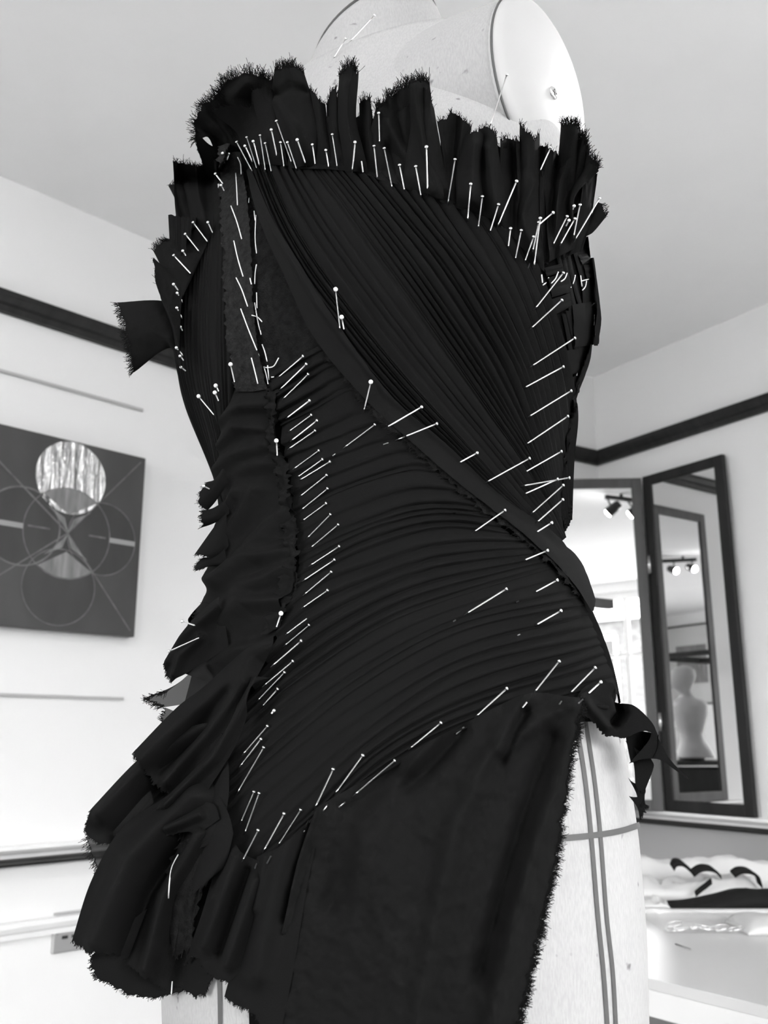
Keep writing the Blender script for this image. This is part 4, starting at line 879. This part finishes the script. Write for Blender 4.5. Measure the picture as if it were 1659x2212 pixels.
def pin(hx, hy, tx, ty, label, group, tip=None, ball=False, nohead=False, up=5., place='cloth'):
    e = onc(tx, ty, .5)
    if e is None:
        p, _ = surf(tx, ty); e = p
    rh = ray(hx, hy); h = onc(hx, hy, 0)
    de = (e-CAM).length
    L = ((hx-tx)**2 + (hy-ty)**2)**.5/F*de
    up = max(up, math.sqrt(max(.031**2 - L*L, 0))*1000*.35)      # a short pin stands out more steeply
    dh = de - up*.001
    if h is not None: dh = min(dh, (h-CAM).length - .002)
    if h is not None and (h-CAM).length < de - .03: dh = (h-CAM).length - .002
    for f_ in (.2, .4, .6, .8):      # the shaft lies over the cloth between its ends
        m_ = onc(tx + (hx-tx)*f_, ty + (hy-ty)*f_, 0)
        if m_ is not None:
            need = (de - (m_-CAM).length + .0008)/f_
            if 0 < need < .05: dh = min(dh, de - need)
    H = CAM + rh*dh
    P = bpy.data.objects.new('dressmaking_pin', None); P.empty_display_size = .01; COL.objects.link(P); P.location = e; tag(P, label, 'pin', group)
    shaft(P, e, H, e + (e-H).normalized()*.0008)
    if not nohead:
        o = bpy.data.objects.new('pin_head', ball_me if ball else head_me); COL.objects.link(o); o.parent = P; o.location = H - e
        o.rotation_euler = (H-e).to_track_quat('Z', 'Y').to_euler()
    if tip:
        a, b = onc(tip[0], tip[1], .4), onc(tip[2], tip[3], .6)
        if a and b: s = shaft(P, e, a, b); s.name = 'pin_point'
ROWS_ = {
 ('{} pin from the left in the steel row along the top edge of the bodice', 'pins along the bodice top edge'): [
  (511, 306, 547, 374), (529, 315, 546, 351), (533, 296, 556, 368), (547, 305, 562, 362), (562, 292, 574, 372), (573, 309, 587, 374), (586, 280, 603, 360), (597, 261, 632, 356), (606, 307, 614, 362), (621, 307, 642, 368), (642, 302, 662, 359), (675, 312, 681, 356), (704, 324, 710, 361), (718, 290, 729, 363), (767, 307, 761, 371),
  (781, 349, 784, 372, None, 1), (808, 315, 816, 391), (818, 244, 820, 309), (830, 320, 848, 409), (863, 356, 874, 412), (898, 359, 910, 425), (921, 317, 924, 421), (983, 344, 967, 442), (1017, 397, 1010, 478), (1042, 424, 1033, 493), (1077, 441, 1058, 502), (1116, 391, 1073, 493), (1103, 493, 1098, 533), (1126, 497, 1113, 561)],
 ('{} pin from the left in the cluster above the woven strips', 'pins clustered above the woven strips'): [
  (1153, 511, 1134, 565, (1144, 569, 1140, 581)), (1164, 480, 1151, 542), (1167, 471, 1153, 580), (1195, 459, 1160, 489), (1190, 318, 1166, 370), (1225, 467, 1194, 530), (1229, 476, 1223, 488), (1240, 445, 1238, 452), (1242, 472, 1210, 529), (1253, 442, 1239, 512), (1295, 428, 1240, 521)],
 ('{} slanted pin from the top down the right end of the bust pleats', 'slanted pins at the right of the bust pleats'): [
  (1217, 589, 1154, 669), (1214, 648, 1145, 711), (1242, 730, 1145, 793), (1217, 792, 1130, 839), (1234, 844, 1139, 902), (1227, 899, 1133, 962), (1213, 975, 1132, 1021), (1230, 1032, 1126, 1050), (1205, 1035, 1131, 1068), (1217, 1048, 1146, 1111), (1216, 1079, 1159, 1129), (1192, 1129, 1160, 1149)],
 ('{} steel pin from the top stuck across the diagonal satin band', 'pins across the diagonal band'): [
  (911, 879, 832, 925), (944, 915, 855, 951, (828, 960, 840, 956)), (1031, 978, 993, 999), (1144, 990, 1048, 1043), (1091, 1102, 1022, 1150), (1183, 1189, 1133, 1210)],
 ('{} pin from the top over the right end of the hip pleats', 'pins over the right hip pleats'): [
  (1204, 1253, 1156, 1279, (1115, 1301, 1121, 1298)), (1094, 1272, 1005, 1327, (979, 1343, 985, 1339)), (1212, 1319, 1158, 1350, (1118, 1373, 1124, 1370))],
 ('{} pin from the right along the seam between hip pleats and skirt', 'pins along the skirt seam'): [
  (1298, 1473, 1271, 1498, (1259, 1511, 1249, 1520)), (1286, 1442, 1231, 1498, (1213, 1515, 1208, 1522)), (1208, 1428, 1154, 1496, (1138, 1517, 1128, 1529)), (1095, 1487, 1027, 1549, (1003, 1570, 984, 1587)), (953, 1561, 884, 1618), (853, 1643, 763, 1719, (746, 1733, 730, 1745)),
  (784, 1631, 722, 1717, (708, 1738, 697, 1753)), (720, 1661, 680, 1746, (667, 1772, 656, 1797)), (650, 1749, 600, 1827, (586, 1849, 576, 1866)), (614, 1757, 568, 1841, (555, 1865, 550, 1877)), (558, 1793, 524, 1859)],
 ('{} pin from the top in the long slanted row beside the gathers', 'pins in the row beside the gathers'): [
  (655, 769, 600, 816), (662, 786, 603, 843), (666, 808, 610, 863), (669, 865, 618, 904), (673, 896, 624, 932), (685, 908, 628, 953), (681, 930, 623, 970), (689, 973, 634, 1013), (697, 992, 642, 1031), (713, 997, 646, 1038), (706, 1026, 647, 1073), (708, 1055, 650, 1102), (705, 1087, 653, 1125), (714, 1111, 663, 1163), (731, 1133, 670, 1184), (733, 1180, 669, 1222), (723, 1209, 654, 1255), (716, 1235, 656, 1285), (708, 1275, 653, 1313),
  (663, 1336, 618, 1370, None, 1), (668, 1350, 614, 1395), (651, 1384, 586, 1440), (633, 1428, 568, 1483), (615, 1452, 554, 1516), (600, 1488, 567, 1525), (592, 1535, 587, 1541), (578, 1568, 524, 1630), (564, 1596, 518, 1656), (570, 1614, 510, 1717)],
 ('{} of the two upright pins side by side above the left hem seam', 'pair of upright pins'): [(549, 1710, 520, 1777), (560, 1713, 528, 1802)],
 ('{} pin from the top along the left ruffle', 'pins along the left ruffle'): [
  (465, 375, 482, 397), (478, 400, 484, 412), (417, 480, 450, 524), (449, 480, 459, 503), (400, 505, 431, 544), (395, 542, 401, 552), (375, 551, 414, 593), (375, 614, 396, 642), (383, 633, 395, 654), (382, 665, 394, 689), (390, 706, 394, 714), (381, 751, 396, 769), (389, 769, 397, 779), (391, 793, 401, 801)],
}
for (lb, grp), lst in ROWS_.items():
    n = len(lst)
    for i, q in enumerate(lst):
        word = ORD[i+1]
        if 'pair' in grp: word = 'left one' if i == 0 else 'right one'
        elif n > 3 and i == n-1: word = 'last'
        pin(*q[:4], lb.format(word), grp, tip=q[4] if len(q) > 4 else None, nohead=len(q) > 5)
SINGLE = [
 (725, 625, 735, 715, 'ball headed pin standing in the bust pleats near the satin band', 1), (738, 685, 743, 712, 'short ball headed pin just below the one in the bust pleats', 1), (801, 825, 786, 888, 'ball headed pin hanging from the middle of the satin band', 1), (597, 952, 599, 985, 'white ball headed pin in the crumpled heading of the side gathers', 1),
 (810, 917, 743, 967, 'pin through the hip pleats just left of the satin band', 0, (725, 980, 718, 985)), (498, 787, 507, 827, 'thin upright pin left of the foot of the charcoal strip', 1), (466, 833, 472, 845, 'upper of two tiny pins in the left side pleats', 1), (464, 848, 472, 866, 'lower of two tiny pins in the left side pleats', 1),
 (429, 856, 464, 898, 'pin at the outer edge of the left side pleats above the waist', 1), (481, 331, 487, 345, 'left of two short pins at the top corner of the charcoal strip', 0), (494, 332, 490, 346, 'right of two short pins at the top corner of the charcoal strip', 0), (607, 1325, 597, 1355, 'dark shafted ball pin in the lower side gathers', 1),
 (440, 1050, 452, 1056, 'pin poking out beyond the tuft at the left waist', 0), (393, 1342, 421, 1351, 'upper pin poking out past the left hip ruffle over the wall', 0), (365, 1407, 434, 1376, 'long bright pin poking out past the left hip ruffle below the other', 0),
 (809, 33, 756, 90, 'long pin stuck in the neck of the form', 0), (747, 83, 721, 125, 'shorter pin stuck in the form where neck meets shoulder', 0), (1095, 161, 1057, 276, 'long pin leaning across the seam of the arm plate', 0)]
for q in SINGLE:
    pin(*q[:4], q[4], 'single pins', ball=bool(q[5]), tip=q[6] if len(q) > 6 else None, up=8)
# ------------------------------------------------------------------ table along the right wall
ZT = .75
tb = thing('work_table', 'white glossy work table along the right wall behind the form', 'table')
fa, fb = xy(on_z(1405, 2114, ZT)), xy(on_z(1659, 2174, ZT)); dt = (fb-fa).normalized(); nt_ = Vector((-dt.y, dt.x, 0))
if nt_.dot(pB+dR-fa) < 0: nt_ = -nt_
t0, t1 = fa - dt*.75, fb + dt*1.0
depth = 1.2
def tq(u, v_, z): p = t0 + dt*u + nt_*v_; p.z = z; return p
LT = (t1-t0).length
box('table_top', tq(LT/2, depth/2, ZT-.008), dt*LT/2, nt_*depth/2, UZ*.008, M['table'], tb, .001)
box('table_apron', tq(LT/2, .012, ZT-.0345), dt*LT/2, nt_*.012, UZ*.0185, M['tabledge'], tb, .001)
for u in (.06, LT-.06):
    for v_ in (.08, depth-.08): box('leg', tq(u, v_, (ZT-.016)/2), dt*.03, nt_*.03, UZ*(ZT-.016)/2, M['tabledge'], tb, .003)
box('back_rail', tq(LT/2, depth-.03, ZT-.08), dt*(LT/2-.1), nt_*.01, UZ*.06, M['tabledge'], tb)
root_at(tb, tq(LT/2, depth/2, 0))
# board with the folded patterns on it
y0 = on_z(1500, 1960, ZT+.012).y
bd = box('cutting_board', V(.80, y0+.15, ZT+.006), V(.38, 0, 0), V(0, .15, 0), V(0, 0, .006), M['tabledge'], None, .002)
bd.data.transform(Matrix.Translation(V(-.80, -(y0+.15), -ZT))); bd.location = (.80, y0+.15, ZT); tag(bd, 'thin white board lying on the back of the table under the folded garments', 'board')
ZB = ZT + .0125
Y0 = y0
def lump(name, top, y_, zbase, dep, m, label, cat, bulge=.012, seedv=0, group=None, ny=14, nx=44):
    T_ = cr(top, np.linspace(0, 1, nx)); vs, fs = [], []
    for i in range(nx):
        f = on_y(T_[i][0], T_[i][1], y_); x = f.x; hz = max(f.z - zbase, .002)
        for j in range(ny):
            v_ = j/(ny-1); yy = y_ - .02*(1-v_) + dep*v_
            hh = hz*(math.sin(min(v_*2.4+.25, math.pi/2)))**.6*(1-.25*v_) + bulge*fbm(i*.22+seedv, v_*3, 0)*math.sin(v_*math.pi)
            vs.append(V(x, yy, zbase + max(hh, .0015)))
    k = len(vs)
    vs += [V(p.x, p.y, zbase) for p in vs]
    for i in range(nx-1):
        for j in range(ny-1): a = i*ny+j; fs.append((a, a+ny, a+ny+1, a+1)); fs.append((k+a, k+a+1, k+a+ny+1, k+a+ny))
        a = i*ny; fs.append((a, k+a, k+a+ny, a+ny)); a += ny-1; fs.append((a, a+ny, k+a+ny, k+a))
    for j in range(ny-1):
        a = j; fs.append((a, a+1, k+a+1, k+a)); a = (nx-1)*ny+j; fs.append((a, k+a, k+a+1, a+1))
    o = me_obj(name, vs, fs, m, None, True); c = sum(vs[k:], Vector())/k; o.data.transform(Matrix.Translation(-c)); o.location = c
    return tag(o, label, cat, group)
lump('folded_black_cloth', [(1445, 1956), (1500, 1950), (1560, 1934), (1610, 1918), (1660, 1920), (1720, 1922)], Y0+.005, ZB, .06, M['black_c'], 'black folded cloth under the white garments on the table', 'cloth', .004, 3)
lump('folded_garment', [(1340, 1900), (1400, 1896), (1480, 1905), (1560, 1893), (1620, 1890), (1645, 1905), (1655, 1930)], Y0+.095, ZB, .10, M['paper'], 'white folded garment bulging over the black cloth on the table', 'garment', .02, 7)
lump('folded_garment', [(1340, 1948), (1400, 1944), (1420, 1942), (1430, 1944), (1440, 1950)], Y0+.01, ZB, .055, M['paper'], 'lowest white folded garment at the left of the black cloth', 'garment', .01, 9)
lump('pattern_paper', [(1340, 1834), (1400, 1840), (1440, 1853), (1510, 1846), (1580, 1839), (1625, 1850), (1660, 1856), (1740, 1866)], Y0+.23, ZB, .06, M['paper'], 'crumpled sheet of pale pattern paper behind the folded garments', 'paper', .01, 5)
def strap(pts, y_, wz, m, label, dy=.03):
    P = cr(pts, np.linspace(0, 1, 24)); vs, fs = [], []
    for x, yy in P:
        p = on_y(x, yy, y_)
        for ey, dz in ((0, 0), (dy, .004), (dy, .0), (0, -wz)): vs.append(p + V(0, ey, dz))
    for i in range(23):
        for j in range(4): fs.append((4*i+j, 4*i+(j+1) % 4, 4*i+4+(j+1) % 4, 4*i+4+j))
    fs.append((3, 2, 1, 0)); fs.append((92, 93, 94, 95))
    o = me_obj('fabric_strap', vs, fs, m, None, True); c = vs[48].copy(); o.data.transform(Matrix.Translation(-c)); o.location = c
    return tag(o, label, 'strap')
strap([(1456, 1872), (1462, 1862), (1475, 1862), (1490, 1874), (1500, 1886)], Y0+.10, .010, M['black_c'], 'short dark strap curling at the left on the white garment')
strap([(1500, 1886), (1515, 1876), (1530, 1874), (1545, 1878), (1558, 1891)], Y0+.09, .008, M['black_c'], 'dark arched strap in the middle of the white garment')
strap([(1588, 1888), (1602, 1880), (1622, 1881), (1640, 1893), (1647, 1912)], Y0+.06, .008, M['black_c'], 'long dark arched strap at the right of the white garment')
strap([(1503, 1930), (1515, 1920), (1526, 1912), (1538, 1902)], Y0+.045, .007, M['black_c'], 'short dark tie hanging across the front of the white garment', dy=.008)
# clear bag of rings
bgc = on_z(1505, 1998, ZT)
bag = lump('clear_bag', [(1428, 1988), (1436, 1975), (1470, 1976), (1540, 1984), (1600, 1996), (1606, 2004)], on_z(1505, 2016, ZT).y+.02, ZT+.0005, .11, M['plastic'], 'flat clear plastic bag of rings on the glossy table', 'bag', .004, 2)
for i, (x, y) in enumerate([(1450, 2003), (1458, 1996), (1466, 2004), (1500, 2006), (1508, 2002), (1524, 2005), (1548, 2002), (1558, 2004), (1588, 2002)]):
    p = on_z(x, y+4, ZT+.006); rr_ = .010 + .004*(i % 3)
    pts = [p + V(math.cos(a)*rr_, math.sin(a)*rr_*.7, .003*math.sin(a+i) + (.004 if i % 2 else 0)) for a in [2*math.pi*k_/20 for k_ in range(21)]]
    o = tube('metal_ring', pts, .0013, M['chrome'], None, 6); o.data.transform(Matrix.Translation(-p)); o.location = p
    tag(o, ('ring at the left end inside the clear bag', 'second ring from the left inside the clear bag', 'third ring from the left inside the clear bag', 'fourth ring from the left inside the clear bag', 'middle ring of nine inside the clear bag', 'fourth ring from the right inside the clear bag', 'third ring from the right inside the clear bag', 'second ring from the right inside the clear bag', 'ring at the right end inside the clear bag')[i], 'ring', 'rings in the clear bag')
# rounded white pad at the right
pd = lump('shoulder_pad', [(1608, 2008), (1622, 1992), (1640, 1984), (1665, 1982), (1700, 1988), (1730, 2005)], on_z(1650, 2022, ZT).y+.02, ZT+.0005, .10, M['paper'], 'rounded white pad lying at the right edge of the view on the table', 'pad', .002, 4)
pa, pb_ = on_z(1459, 2039, ZT+.0012), on_z(1493, 2050, ZT+.0012)
pn = bpy.data.objects.new('dressmaking_pin', None); COL.objects.link(pn); pn.location = pa; tag(pn, 'dull pin lying alone on the glossy table top', 'pin')
o = tube('pin_shaft', [pa, pb_], .0011, M['pencil'], pn, 6)
